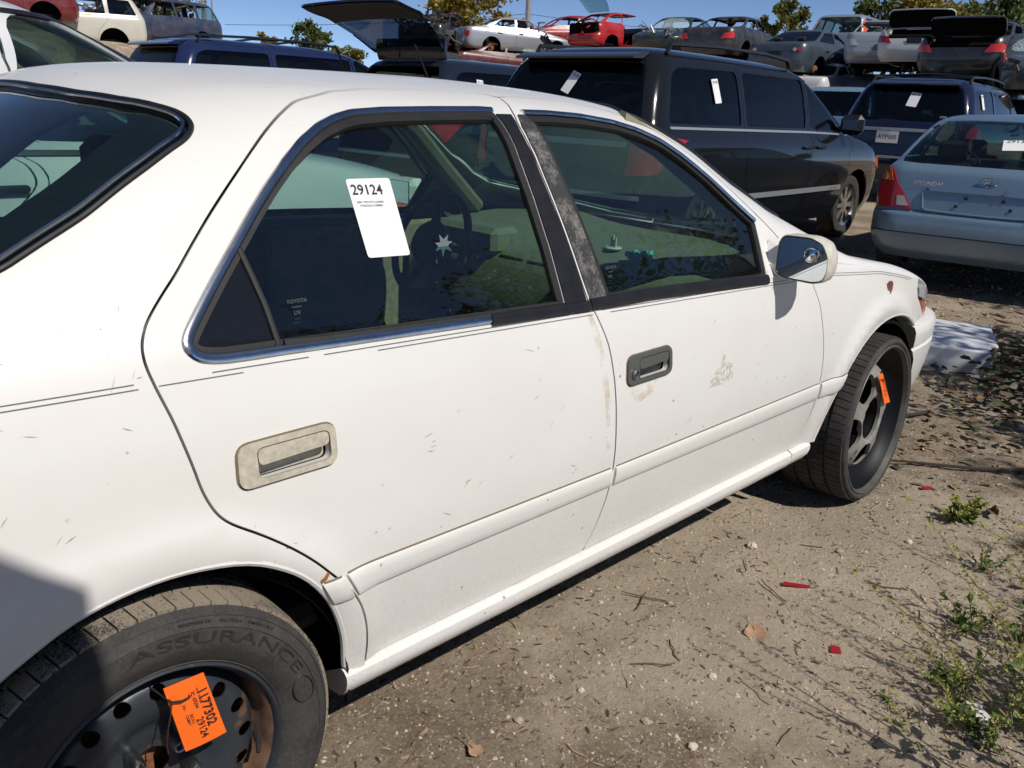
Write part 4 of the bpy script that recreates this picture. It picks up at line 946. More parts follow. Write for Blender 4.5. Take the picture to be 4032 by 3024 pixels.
# ------------------------------------------------------------------ other vehicles: bodies lofted from plan rings
# ring: (x rear, z rear, x front, z front, half width, rear corner radius, front corner radius)
class Body:
    def __init__(s, rings, bow=.05, nt=9):
        s.rings = rings; n = len(rings)
        T = np.linspace(0, n-1, (n-1)*nt+1); s.T = T
        tabs = [[(i, r[k]) for i, r in enumerate(rings)] for k in range(7)]
        seg = [(np.linspace(0, 1, 9)), (np.linspace(1, 2, 10)), (np.linspace(2, 3, 42)), (np.linspace(3, 4, 10)), (np.linspace(4, 5, 9))]
        U = np.concatenate([seg[0]]+[q[1:] for q in seg[1:]]); s.U = U
        P = np.zeros((len(U), len(T), 3))
        for j, t in enumerate(T):
            xr, zr, xf, zf, w, cr, cf = [table(tb, t) for tb in tabs]
            cr = min(cr, w*.95); cf = min(cf, w*.95)
            for i, u in enumerate(U):
                if u <= 1:
                    y = (w-cr)*u; x = xr+bow*.6*(y/max(w, 1e-3))**2
                elif u <= 2:
                    a = (u-1)*pi/2; x0 = xr+bow*.6*((w-cr)/max(w, 1e-3))**2; x = x0+cr*(1-cos(a)); y = w-cr+cr*sin(a)
                elif u <= 3:
                    x0 = xr+bow*.6*((w-cr)/max(w, 1e-3))**2+cr; x1 = xf-cf-bow; f = u-2; x = x0+(x1-x0)*f; y = w+.018*(1-(2*f-1)**2)*min(1, w/.5)
                elif u <= 4:
                    a = (u-3)*pi/2; x1 = xf-cf-bow; x = x1+cf*sin(a); y = w-cf+cf*cos(a)
                else:
                    y = (w-cf)*(5-u); x = xf-bow*(y/max(w-cf, 1e-3))**2
                f = min(1, max(0, (x-xr)/max(xf-xr, 1e-3))); z = zr+(zf-zr)*f
                P[i, j] = (x, -y, z)
        # length-like parameter in u so triangles stay even
        s.UL = np.array([{0: 0, 1: .75, 2: 1.05, 3: 4.6, 4: 5.1, 5: 5.7}[int(k)] for k in range(6)])
        zmid = P[:, :, 2].mean(0); s.S = Surf(np.interp(U, range(6), s.UL), T*.22, P)
    def pt(s, u, t): return (float(np.interp(u, range(6), s.UL)), t*.22)
    def _find(s, A, B, x, z, lo, hi):
        X = s.S.P[:, :, A]; Z = s.S.P[:, :, B]; m = (s.S.A >= s.pt(lo, 0)[0]) & (s.S.A <= s.pt(hi, 0)[0]); ia = np.where(m)[0]
        d = (X[ia]-x)**2+(Z[ia]-z)**2; k = np.unravel_index(np.argmin(d), d.shape); a = s.S.A[ia[k[0]]]; b = s.S.B[k[1]]
        for _ in range(12):
            e = 1e-3; P0 = s.S.at(a, b, False); Pa = s.S.at(a+e, b, False); Pb = s.S.at(a, b+e, False)
            J = np.array([[(Pa-P0)[A]/e, (Pb-P0)[A]/e], [(Pa-P0)[B]/e, (Pb-P0)[B]/e]])
            try: st = np.linalg.solve(J, np.array([x-P0[A], z-P0[B]]))
            except Exception: break
            L = np.abs(st).max(); st = st*min(1, .1/max(L, 1e-9)); a += st[0]; b += st[1]
            a = min(max(a, s.S.A[ia[0]]-.02), s.S.A[ia[-1]]+.02); b = min(max(b, -.03), s.S.B[-1])
            if L < 1e-5: break
        return (float(a), float(b))
    def side(s, poly): return [s._find(0, 2, x, z, 1.2, 4.3) for x, z in poly]
    def rear(s, poly): return [s._find(1, 2, -y, z, 0., 2.1) for y, z in poly]       # y >= 0 means towards the right side
    def ut(s, poly): return [s.pt(u, t) for u, t in poly]
SEDAN = [(-.93, .24, 3.50, .22, .79, .28, .45), (-1.03, .36, 3.62, .40, .86, .28, .5), (-1.06, .55, 3.64, .55, .885, .28, .5), (-1.04, .75, 3.60, .66, .89, .26, .5), (-1.01, .90, 3.45, .72, .87, .25, .5),
         (-.94, .99, 3.22, .79, .83, .2, .45), (-.42, 1.035, 2.40, .965, .785, .12, .34), (.02, 1.22, 2.02, 1.18, .70, .14, .30), (.40, 1.365, 1.58, 1.37, .60, .16, .24), (.62, 1.42, 1.30, 1.42, .45, .15, .2), (.80, 1.44, 1.1, 1.44, .02, .02, .02)]
VAN = [(-.93, .26, 3.98, .24, .88, .20, .5), (-1.01, .40, 4.08, .42, .95, .2, .55), (-1.03, .60, 4.10, .6, .975, .2, .55), (-1.00, .85, 4.05, .78, .985, .2, .55), (-.985, 1.02, 3.90, .92, .97, .2, .5),
       (-.96, 1.10, 3.55, 1.02, .945, .2, .45), (-.93, 1.16, 3.08, 1.10, .92, .2, .38), (-.84, 1.38, 2.62, 1.36, .855, .2, .34), (-.70, 1.62, 2.08, 1.62, .765, .2, .28), (-.58, 1.72, 1.78, 1.70, .66, .2, .25), (-.3, 1.765, 1.4, 1.745, .42, .2, .2), (.2, 1.775, 1.0, 1.76, .02, .02, .02)]
HATCH = [(-.66, .24, 3.15, .22, .75, .22, .4), (-.77, .33, 3.28, .40, .815, .24, .45), (-.81, .47, 3.32, .52, .832, .24, .45), (-.80, .595, 3.28, .60, .832, .24, .45), (-.755, .62, 3.24, .63, .828, .22, .45), (-.735, .78, 3.15, .68, .82, .2, .45),
         (-.70, .93, 3.0, .74, .795, .18, .4), (-.655, .975, 2.82, .80, .77, .17, .4), (-.60, 1.0, 2.12, .95, .745, .16, .3), (-.30, 1.19, 1.78, 1.16, .67, .2, .26), (.08, 1.345, 1.40, 1.345, .575, .24, .2), (.32, 1.385, 1.15, 1.385, .42, .2, .2), (.5, 1.40, .95, 1.40, .02, .02, .02)]
SUV = [(-.90, .34, 3.55, .32, .82, .2, .4), (-.98, .46, 3.65, .50, .90, .2, .45), (-1.0, .66, 3.66, .68, .92, .2, .45), (-.98, .90, 3.62, .86, .925, .18, .45), (-.965, 1.04, 3.5, .97, .91, .18, .4),
       (-.95, 1.10, 3.2, 1.04, .89, .17, .4), (-.93, 1.15, 2.45, 1.10, .86, .17, .3), (-.80, 1.42, 2.1, 1.40, .79, .18, .26), (-.66, 1.63, 1.72, 1.63, .71, .18, .22), (-.5, 1.70, 1.45, 1.70, .58, .16, .2), (.1, 1.73, .9, 1.73, .02, .02, .02)]
_BODY = {}
def body_of(kind):
    if kind not in _BODY: _BODY[kind] = Body({'sedan': SEDAN, 'van': VAN, 'hatch': HATCH, 'suv': SUV}[kind])
    return _BODY[kind]
LAY = {
 'sedan': dict(wb=2.68, wr=.315, arch=.375, gh=(6, 8), sidewin=[[(1.03, 1.045), (2.10, 1.01), (1.98, 1.10), (1.62, 1.318), (1.06, 1.335)], [(.95, 1.047), (.98, 1.335), (.50, 1.318), (.26, 1.20), (.03, 1.06)]],
               doors=[[(1.0, .34), (2.06, .34), (2.17, .5), (2.19, .93), (2.02, 1.12), (1.66, 1.35), (1.03, 1.37), (1.0, 1.0)], [(.46, .34), (.97, .34), (.97, 1.0), (1.0, 1.37), (.52, 1.36), (.18, 1.19), (-.02, 1.03), (.0, .9), (.14, .74), (.32, .62), (.43, .45)]],
               trunk=[(0, 5.85), (1.15, 5.85), (1.5, 5.6), (1.45, 4.9), (1.2, 4.2), (1.0, 3.1), (0, 3.1)], track=.77),
 'van': dict(wb=3.03, wr=.34, arch=.40, gh=(6, 8.2), sidewin=[[(1.82, 1.15), (2.72, 1.125), (2.42, 1.38), (2.08, 1.585), (1.84, 1.60)], [(.55, 1.165), (1.73, 1.152), (1.76, 1.60), (.58, 1.61)], [(-.66, 1.18), (.46, 1.168), (.48, 1.61), (-.40, 1.605), (-.52, 1.55)]],
             doors=[[(1.78, .36), (2.62, .36), (2.72, .55), (2.74, 1.10), (2.48, 1.40), (2.10, 1.64), (1.80, 1.65)], [(.60, .36), (1.74, .36), (1.77, 1.65), (.52, 1.66), (.50, 1.1), (.50, .75), (.58, .6)]], track=.83),
 'hatch': dict(wb=2.44, wr=.29, arch=.345, gh=(8, 10), sidewin=[[(.55, 1.015), (1.80, .985), (1.68, 1.09), (1.36, 1.295), (.62, 1.31)], [(-.30, 1.03), (.48, 1.017), (.55, 1.31), (.22, 1.30), (-.05, 1.20)]],
               doors=[[(.52, .33), (1.80, .33), (1.92, .5), (1.90, .90), (1.72, 1.10), (1.40, 1.33), (.58, 1.34), (.5, 1.0)]], track=.73),
 'suv': dict(wb=2.66, wr=.36, arch=.42, gh=(6, 8), sidewin=[[(1.05, 1.155), (2.05, 1.125), (1.92, 1.27), (1.68, 1.585), (1.10, 1.60)], [(.18, 1.165), (.97, 1.158), (1.02, 1.60), (.22, 1.605)], [(-.70, 1.175), (.08, 1.167), (.10, 1.60), (-.52, 1.59)]],
             doors=[[(1.02, .44), (2.06, .44), (2.14, .6), (2.15, 1.08), (1.98, 1.26), (1.74, 1.62), (1.06, 1.64)], [(.46, .44), (.98, .44), (1.0, 1.64), (.14, 1.64), (.12, 1.0), (.25, .85), (.40, .7)]], track=.78)}
_GEO = {}
def geo(key, fn):
    if key not in _GEO: _GEO[key] = fn()
    return _GEO[key]
def shared(name, key, fn, mat, parent):
    """mesh data shared between like pieces; a new object each time"""
    k = (key, mat.name)
    if k not in _GEO:
        g = geo(('g', key), fn); me = bpy.data.meshes.new(name)
        me.from_pydata([tuple(map(float, v)) for v in g[0]], [], [tuple(int(i) for i in f) for f in g[1]]); me.polygons.foreach_set('use_smooth', [True]*len(me.polygons))
        if len(g) > 2 and g[2] is not None: me.normals_split_custom_set_from_vertices([tuple(map(float, q)) for q in g[2]])
        else: me.set_sharp_from_angle(angle=radians(35))
        me.materials.append(mat); _GEO[k] = me
    return link_mesh(name, _GEO[k], mat, parent)
def gm(mb): return (mb.v, mb.f, None)
GLASS_D = glass('dark privacy glass', (.08, .10, .13), 1.15, .002)
GLASS_G = glass('green car glass', (.42, .55, .52), 1.5, .005)
def mk_shatter():
    m, nt, n, l, b = _mat('shattered windscreen'); out = n['Material Output']
    v = n.new('ShaderNodeTexVoronoi'); v.feature = 'DISTANCE_TO_EDGE'; v.inputs['Scale'].default_value = 16; c = n.new('ShaderNodeTexCoord'); l.new(c.outputs['Object'], v.inputs['Vector'])
    r = ramp(n, l, v.outputs['Distance'], [(.0, .95), (.10, .35), (.3, .2)]); setp(b, Base_Color=(.48, .60, .58, 1), Roughness=.35); l.new(r.outputs[0], b.inputs['Alpha']); return m
GLASS_S = mk_shatter()
def simple_wheel(parent, kind, M, style, n=40):
    R = LAY[kind]['wr']
    ri = R*.66
    if style == 'none': return
    if style == 'hub':
        o = shared('wheel_hub', ('hub', 1), lambda: gm(MB().lathe([(.001, -.06), (.03, -.06), (.035, -.03), (.07, -.028), (.075, -.005), (.135, -.003), (.14, .02), (.09, .03), (.05, .12), (.001, .12)], 24)), M_RUST, parent); o.matrix_local = M; return o
    ty = lambda: gm(MB().lathe([(ri, .02), (ri+.008, -.004), (R*.83, -.014), (R*.95, -.006), (R*.985, .012), (R, .03), (R, .16), (R*.98, .185), (R*.83, .2), (ri, .19)], 56))
    t = shared('wheel', ('tyre', kind), ty, M_TYRE, parent); t.matrix_local = M
    def rimg():
        if style == 'steel': return gm(flat_disc(circ(ri, 40), [circ(ri*.09, 10, (ri*.62*cos(a), ri*.62*sin(a))) for a in np.linspace(0, 2*pi, 10, endpoint=False)], lambda r: .03+.03*(r < ri*.4), .03))
        hs = []
        for k in range(8 if style == 'alloy8' else 5):
            N_ = 8 if style == 'alloy8' else 5; c = 2*pi*(k+.5)/N_; hw = pi/N_*(.66 if style == 'alloy8' else .62)
            hs.append(smooth_poly([(r*ri*cos(c+a), r*ri*sin(c+a)) for r, a in ((.34, -hw*.6), (.34, hw*.6), (.88, hw), (.92, 0), (.88, -hw))], .012, 2))
        return gm(flat_disc(circ(ri, 48), hs, lambda r: float(np.interp(r, [0, ri*.25, ri*.9, ri], [.012, .02, .022, .0])), .03, .035))
    shared('rim', ('rim', kind, style), rimg, simple('silver alloy', (.50, .49, .47), .3, .85, var=.2, vscale=30) if style != 'steel' else M_STEELW, t)
    shared('brake_disc', ('brk', kind), lambda: gm(MB().lathe([(ri*.98, .09), (.02, .09)], 24)), simple('rusty disc', (.20, .10, .06), .7, .4, var=.4, vscale=15), t)
def car_seat(parent, x, y, w, mat, z=.0, rear=False):
    def f():
        m = MB().box((.20, 0, .44), (.52, w, .16), .05)
        m.box((-.06, 0, .76), (.14, w, .58), .05, Matrix.Rotation(radians(-14), 3, 'Y').to_4x4())
        for yy in ((0,) if w < .7 else (-.35, .35)): m.box((-.15, yy, 1.10), (.08, .25, .15), .03)
        return gm(m)
    o = shared('seat', ('seat', round(w, 2)), f, mat, parent); o.location = (x, y, z); return o
def rot_about(o, p, ang, axis='Y'):
    p = Vector(p); o.matrix_local = Matrix.Translation(p) @ Matrix.Rotation(ang, 4, axis) @ Matrix.Translation(-p)
def vehicle(name, kind, label, cat, loc, rz, color, glassm=None, wheels='alloy', group=None, rx=0., ry=0., side_glass=(1, 1, 1), windshield=True, backlight=True, doors=(1, 1), trunk_open=None, hood=True,
            lamps=True, seats=None, scale=1.0, dirt=.3, rough=.28, coat=.6, h=.11, handles=True, mirror=True, damage=0., bumper=True, metal=0.):
    B = body_of(kind); S = B.S; L = LAY[kind]
    root = thing(name, label, cat, loc, (rx, ry, rz), group); root.scale = (scale,)*3
    pm = paint('paint %s' % (tuple(round(c, 3) for c in color),), color, dirt, rough, coat, metal)
    gmat = glassm or GLASS_D
    t0, t1 = L['gh']
    ws = B.ut([(5.0, t0+.10), (4.3, t0+.10), (3.75, t0+.14), (3.62, t0+.3), (3.5, (t0+t1)/2), (3.45, t1-.25), (3.6, t1-.12), (4.2, t1-.10), (5.0, t1-.10)])
    wsH = ws[:1]+ws[1:]+[(S.A[-1]+.05, (t1-.10)*.22), (S.A[-1]+.05, (t0+.10)*.22)]
    if kind == 'sedan': bl = B.ut([(0, t0+.12), (1.0, t0+.12), (1.5, t0+.2), (1.75, t0+.45), (1.75, t1-.5), (1.5, t1-.14), (1.0, t1-.08), (0, t1-.08)])
    elif kind == 'hatch': bl = B.ut([(0, 7.75), (.9, 7.8), (1.35, 8.0), (1.6, 8.3), (1.6, 9.4), (1.4, 9.78), (.8, 9.86), (0, 9.88)])
    else: bl = B.ut([(0, t0-.3), (.9, t0-.3), (1.22, t0-.2), (1.30, t0+.1), (1.26, t1-.32), (1.15, t1-.16), (.8, t1-.12), (0, t1-.12)])
    blH = [(-.05, bl[0][1])]+bl+[(-.05, bl[-1][1])]
    wr = L['wb']
    arches = []
    for xc in (0., L['wb']):
        zc = L['wr']; a = [(xc-L['arch']*cos(q), zc+L['arch']*sin(q)) for q in np.linspace(-.25, pi+.25, 22)]
        a = B.side([(x, max(z, .33 if kind != 'suv' else .42)) for x, z in a]); arches.append([(a[0][0], -.1)]+a+[(a[-1][0], -.1)])
    sw = [B.side(densify(smooth_poly(p, .05, 3), .2)) for p in L['sidewin']]
    dr = [B.side(densify(smooth_poly(p, .03, 2), .2)) for p in L['doors']] if ('dr', kind) not in _GEO else _GEO[('dr', kind)]
    _GEO[('dr', kind)] = dr
    key = (kind, windshield is not None, bool(trunk_open), h)
    tr = None
    if kind == 'sedan': tr = B.ut(L['trunk']); trH = [(-.05, tr[0][1])]+tr+[(-.05, tr[-1][1])]
    elif kind in ('van', 'suv', 'hatch'):
        q = {'van': (1.25, 1.3, 8.35, 2.2), 'suv': (1.3, 1.32, 8.1, 2.0), 'hatch': (1.15, 1.75, 9.93, 4.15)}[kind]
        tr = B.ut([(0, q[3]), (q[0], q[3]), (q[1], q[3]+.4), (q[1] if kind != 'hatch' else 1.45, (q[3]+q[2])*.5), (q[1] if kind != 'hatch' else 1.62, q[2]-.5), (q[0], q[2]-.05), (0, q[2])]); trH = [(-.05, tr[0][1])]+tr+[(-.05, tr[-1][1])]
    dom = [(S.A[0], 0), (S.A[-1], 0), (S.A[-1], S.B[-1]), (S.A[0], S.B[-1])]
    def bodyg():
        holes = [wsH, blH, trH]+arches+dr+sw
        g = panel(S, dom, holes, h=h, flange=.02, dens=.07); return joined(g, mirrored(g))
    body = shared('body', ('body', kind, h), bodyg, pm, root)
    # lid / hatch
    def lidg():
        g = panel(S, [(max(a, S.A[0]), b) for a, b in inset(densify(trH, .2), .006)], [blH] if kind != 'sedan' else [], h=h*.8, flange=.025, dens=.06); return joined(g, mirrored(g))
    lid = shared('trunk_lid' if kind == 'sedan' else 'tailgate', ('lid', kind, h), lidg, pm, root)
    def lining():
        g = panel(S, [(max(a, S.A[0]), b) for a, b in inset(densify(trH, .2), .02)], [blH] if kind != 'sedan' else [], h=h, off=-.035, flange=0, dens=.08); return joined(g, mirrored(g))
    shared('lid_lining', ('lidin', kind), lining, simple('dark trim panel', (.035, .035, .035), .9) if kind != 'sedan' else M_DARK, lid)
    if backlight:
        def bg_(): g = panel(S, [(max(a, S.A[0]), b) for a, b in inset(bl, -.006)], h=h, off=-.006, flange=0, dens=.1); return joined(g, mirrored(g))
        shared('rear_window', ('bl', kind), bg_, gmat, lid if kind != 'sedan' else root)
    if trunk_open:
        xh, zh = {'sedan': (-.50, 1.02), 'van': (-.52, 1.70), 'suv': (-.5, 1.68), 'hatch': (.1, 1.36)}[kind]; rot_about(lid, (xh, 0, zh), trunk_open)
        shared('boot_interior', ('boot', kind), lambda: gm(MB().box((-.45, 0, .62), (.95, 1.3, .5), .05).box((-.47, 0, .82), (.05, 1.34, .46), .01)) if kind == 'sedan' else gm(MB().box((-.1, 0, .75), (1.2, 1.5, .5), .05)), M_DARK, root)
    # doors
    for k, d in enumerate(dr):
        if k >= len(doors) or not doors[k]: continue
        wi = k if kind != 'hatch' else 0
        g = lambda d=d, wi=wi: panel(S, inset(d, .006), [sw[wi]], h=h*.8, flange=.02, dens=.06)
        nm = 'front_door' if k == 0 else ('sliding_door' if kind == 'van' else 'rear_door')
        for sgn in (0, 1):
            do = shared(nm, ('door', kind, k, sgn, h), (lambda g=g: g()) if not sgn else (lambda g=g: mirrored(g())), pm, root)
            if handles:
                hx = {'sedan': (1.10, .24), 'van': (1.92, 1.62), 'hatch': (.68, 0), 'suv': (1.14, .30)}[kind][k]; hz = {'sedan': .82, 'van': .98, 'hatch': .80, 'suv': .98}[kind]
                a = B.side([(hx+.08, hz)])[0]; P, N = S.at(a[0], a[1]); y = float(P[1])-.012
                hm = lambda y=y, hx=hx, hz=hz: gm(MB().box((hx+.08, y-.004, hz), (.18, .028, .032), .01))
                o = shared('door_handle', ('hnd', kind, k, sgn), hm if not sgn else (lambda hm=hm: gm((lambda m: m.mirror_y())(MB().add(*hm()[:2])))), M_BLACK, do)
    # glass
    for k, w in enumerate(sw):
        if k < len(side_glass) and side_glass[k]:
            g = lambda w=w: panel(S, inset(w, -.006), h=h, off=-.008, flange=0, dens=.1)
            for sgn in (0, 1):
                shared('side_window', ('sw', kind, k, sgn), g if not sgn else (lambda g=g: mirrored(g())), gmat, root)
    if windshield:
        def wg(): g = panel(S, ws, h=h, off=-.006, flange=0, dens=.1); return joined(g, mirrored(g))
        shared('windshield', ('ws', kind), wg, GLASS_S if windshield == 'broken' else (GLASS_G if glassm is None else gmat), root)
    # floor, wells, undertray
    x0, x1 = {'sedan': (-.85, 3.3), 'van': (-.8, 3.8), 'hatch': (-.55, 3.0), 'suv': (-.8, 3.4)}[kind]
    shared('floor_pan', ('floor', kind), lambda: gm(MB().box(((x0+x1)/2, 0, .30 if kind != 'suv' else .42), (x1-x0, 1.35, .10), .03)), M_DARK, root)
    shared('dashboard', ('dash', kind), lambda: gm(MB().box((L['wb']-.62 if kind != 'van' else 2.45, 0, .86 if kind in ('sedan', 'hatch') else 1.0), (.42, 1.25, .22), .06)), M_BLACK, root)
    for xc in (0., L['wb']):
        for s in (-1, 1):
            o = shared('wheel_well', ('well', kind, s), lambda s=s: gm((lambda m: m if s < 0 else m.mirror_y())(MB().lathe([(L['arch']+.0, -L['track']-.06), (L['arch']+.02, -L['track']-.04), (L['arch']+.02, -.52), (.05, -.5)], 20, a0=-.1, a1=pi+.1))), M_DARK, root); o.location = (xc, 0, L['wr'])
            if isinstance(wheels, str): st_ = wheels
            else: st_ = wheels[(0 if xc == 0 else 2)+(0 if s < 0 else 1)]
            if st_ != 'none':
                M = Matrix.Translation((xc, s*(L['track']+.085 if st_ != 'hub' else L['track']), L['wr'])) @ (Matrix.Rotation(pi, 4, 'Z') if s > 0 else Matrix.Identity(4))
                simple_wheel(root, kind, M, st_)
    if seats:
        sx = {'sedan': (.95, -.05), 'van': (1.95, .9), 'hatch': (.75, -.12), 'suv': (1.05, .1)}[kind]; sz = 0 if kind in ('sedan', 'hatch') else .18
        for s in (-1, 1): car_seat(root, sx[0], s*.36, .5, seats, sz)
        car_seat(root, sx[1], 0, 1.2, seats, sz)
    if mirror:
        mx, mz = {'sedan': (1.98, 1.03), 'van': (2.55, 1.18), 'hatch': (1.68, 1.0), 'suv': (1.95, 1.16)}[kind]
        y0 = float(S.at(*B.side([(mx, mz-.05)])[0], False)[1])
        for s in (-1, 1):
            def mf(s=s):
                m = MB().box((mx+.02, y0-.12, mz+.02), (.12, .2 if kind != 'van' else .24, .14 if kind != 'van' else .2), .045); m.box((mx+.02, y0-.01, mz-.03), (.09, .1, .05), .02); return gm(m if s < 0 else m.mirror_y())
            mo = shared('side_mirror', ('mir', kind, s), mf, M_BLACK, root)
            shared('mirror_glass', ('mirg', kind, s), lambda s=s: gm((lambda m: m if s < 0 else m.mirror_y())(MB().box((mx-.043, y0-.12, mz+.02), (.006, .16, .10), .002))), M_MIRROR, mo)
    root['_'] = 0; del root['_']
    return root, B, pm, lid, body
def patch(B, poly, mat, parent, name, off=.006, fl=.012, mode='rear', h=.06, mir=False, both=False, dens=.03):
    uv = B.rear(poly) if mode == 'rear' else (B.side(poly) if mode == 'side' else B.ut(poly))
    g = panel(B.S, uv, h=h, off=off, flange=fl, dens=dens)
    if both: return pobj(name, joined(g, mirrored(g)), mat, parent)
    return pobj(name, mirrored(g) if mir else g, mat, parent)
def on_surf(B, mode, a, b, off):
    uv = (B.rear([(a, b)]) if mode == 'rear' else B.side([(a, b)]))[0]; P, N = B.S.at(*uv); return Vector(P+N*off), Vector(N)
def sticker(B, mode, a, b, w, hh, number, parent, roll=0., left=False, off=.004):
    """white inventory sticker with its printed number; the code square is left blank"""
    p, n = on_surf(B, mode, abs(a) if mode == 'rear' else a, b, off)
    if left: p.y = -p.y; n.y = -n.y
    up = Vector((0, 0, 1)); right = up.cross(n).normalized(); up = n.cross(right).normalized()
    q = Matrix.Rotation(roll, 3, n); right = q @ right; up = q @ up
    Mx = frame_M(p, right, up); m = MB().prism(smooth_poly([(-w/2, -hh/2), (w/2, -hh/2), (w/2, hh/2), (-w/2, hh/2)], .004, 2), 0, .0012, Mx)
    s = m.build('inventory_sticker', M_PAPER, parent, smooth=False)
    V, F = text_geo(number, w*.32, 0, .01); MB().add([Mx @ Vector((x, y+hh*.36, .0022)) for x, y, z in V], F).build('printed_text', M_PRINT, s, smooth=False)
    for k in range(2): MB().box((0, 0, 0), (w*.6, hh*.012, .0004), 0).v
    return s
def rear_lamp(B, poly, parent, mat=None, inner=None):
    for mir in (False, True):
        o = patch(B, poly, mat or M_RED, parent, 'tail_light', .012, .03, mir=mir)
        if inner: patch(B, inner, M_CLEARLENS, o, 'reversing_lens', .018, .01, mir=mir)
def plate(B, z, parent, text='', y=0., w=.30, hh=.15, dy=.012, bg_=None):
    p, n = on_surf(B, 'rear', .001, z, dy); p.y = y; Mx = frame_M(p, (0, -1, 0), (0, 0, 1))
    m = MB().prism(smooth_poly([(-w/2, -hh/2), (w/2, -hh/2), (w/2, hh/2), (-w/2, hh/2)], .01, 2), 0, .003, Mx); o = m.build('number_plate', bg_ or M_PAPER, parent, smooth=False)
    if text:
        V, F = text_geo(text, .085, 0, .012); MB().add([Mx @ Vector((x, y_-.0, .0042)) for x, y_, z in V], F).build('plate_text', simple('navy print', (.02, .03, .09), .6), o, smooth=False)
    return o

# ------------------------------------------------------------------ vehicles standing in the yard
def ray(px, py):
    return Vector(_F+((px-2016)/CAM_F)*_R-((py-1512)/CAM_F)*_U)
def at_px(dx, dy, depth):        # where the line of sight through a spot of the photograph meets a depth: used to survey positions
    return Vector(CAM_POS)+ray(dx*1.8228, dy*1.8228)*depth
M_BRIGHT = simple('bright satin trim', (.36, .38, .41), .35, .4)
NAVY = (.010, .016, .045); BLACKP = (.010, .011, .013); SILVERBLUE = (.17, .26, .36)
def van_rear(B, lid, root, strip=True, lamp=True):
    if lamp: rear_lamp(B, [(.76, .78), (.97, .80), (.965, 1.05), (.93, 1.09), (.80, 1.06)], root)
    if strip: patch(B, [(0, .99), (.74, .99), (.74, 1.03), (0, 1.035)], M_BRIGHT, lid, 'chrome_strip', .012, .015, both=True)
    patch(B, [(0, .60), (.9, .60), (.9, .635), (0, .635)], M_BRIGHT, root, 'bumper_strip', .012, .012, both=True)
    MB().tube([(-1.02, 0, 1.135), (-1.03, .16, 1.145), (-1.02, .34, 1.15)], .009, 6).build('rear_wiper', M_BLACK, lid)
    p = [(y, 1.685-.02*abs(y)) for y in (0, .3, .6)]
    m = MB().loft([[(-.55, y, 1.712), (-.70, y, 1.700), (-.80, y, 1.665), (-.79, y, 1.650), (-.66, y, 1.655)] for y in np.linspace(-.62, .62, 9)], cap=True); m.build('roof_spoiler', bpy.data.materials[lid.data.materials[0].name], lid)
def van_sides(B, root, pm, mould=True, chrome=True, rack=True):
    for mir in (False, True):
        if chrome: patch(B, [(-.66, 1.135), (.5, 1.122), (1.75, 1.108), (2.72, 1.085), (2.72, 1.103), (1.75, 1.128), (.5, 1.142), (-.66, 1.155)], M_BRIGHT, root, 'belt_trim', .008, .01, 'side', mir=mir, h=.2)
        if mould: patch(B, [(.42, .545), (2.60, .545), (2.60, .590), (.42, .590)], M_BRIGHT, root, 'side_moulding', .012, .012, 'side', mir=mir, h=.2)
        y = .69 if mir else -.69
        if rack:
            MB().tube([(-.45, y, 1.70), (-.40, y, 1.775), (.3, y, 1.80), (1.2, y, 1.795), (1.62, y, 1.765), (1.68, y, 1.70)], .016, 6, flat=1.4).build('roof_rail', M_BLACK, root)
# black minivan beside the saloon's nose
v1, B, pm, lid, body = vehicle('minivan', 'van', 'shiny black minivan with chrome belt trim parked right beyond the white saloon', 'minivan', (5.90, 2.99, .06), radians(2.7), BLACKP, GLASS_D, 'alloy8', dirt=.006, rough=.14, coat=1.0, h=.09)
van_rear(B, lid, v1); van_sides(B, v1, pm)
MB().lathe([(.02, 0), (.02, .012), (.001, .014)], 12, (2.95, -.955, .96)).build('fuel_cap', M_BLACK, v1)
sticker(B, 'rear', .02, 1.46, .10, .19, '29128', lid, radians(-20)); sticker(B, 'side', .10, 1.44, .10, .20, '29128', v1, radians(5))
V, F = text_geo('CHRYSLER', .035, 0, .01, 1.5); p, n = on_surf(B, 'side', 2.40, .567, .014); Mx = frame_M(p, (1, 0, 0), (0, 0, 1)); MB().add([Mx @ Vector(q) for q in V], F).build('badge_lettering', simple('grey lettering', (.16, .16, .17), .4), v1, smooth=False)
for mir in (False, True): patch(B, [(3.55, .74), (3.86, .70), (3.88, .80), (3.62, .86)], M_AMBER, v1, 'headlight', .01, .02, 'side', mir=mir)
# navy minivan with plate
v2, B, pm, lid, body = vehicle('minivan', 'van', 'navy blue minivan with a white number plate seen from behind', 'minivan', (13.85, 3.45, .16), radians(6), NAVY, GLASS_D, 'alloy', dirt=.008, rough=.16, coat=1.0, h=.10, scale=1.0)
van_rear(B, lid, v2); van_sides(B, v2, pm, mould=False, chrome=False, rack=True)
for x in (-.1, .9): MB().tube([(x, -.69, 1.80), (x, 0, 1.83), (x, .69, 1.80)], .014, 6).build('roof_bar', M_BLACK, v2)
pl = plate(B, .90, lid, 'AYP505', y=.18, w=.32, hh=.17); sticker(B, 'rear', .05, 1.44, .15, .22, '29138', lid, radians(-8)); sticker(B, 'side', -.2, 1.44, .12, .22, '29138', v2)
V, F = text_geo('STP', .06, 0, .02); MB().add([frame_M((-.90, -.52, 1.20), (0, -1, 0), (0, 0, 1)) @ Vector(q) for q in V], F).build('window_decal', M_PAPER, lid, smooth=False)
V, F = text_geo('TOWN & COUNTRY', .035, 0, .01, 1.2); MB().add([frame_M((-1.035, .45, 1.012), (0, -1, 0), (0, 0, 1)) @ Vector(q) for q in V], F).build('badge_lettering', simple('grey lettering', (.16, .16, .17), .4), lid, smooth=False)
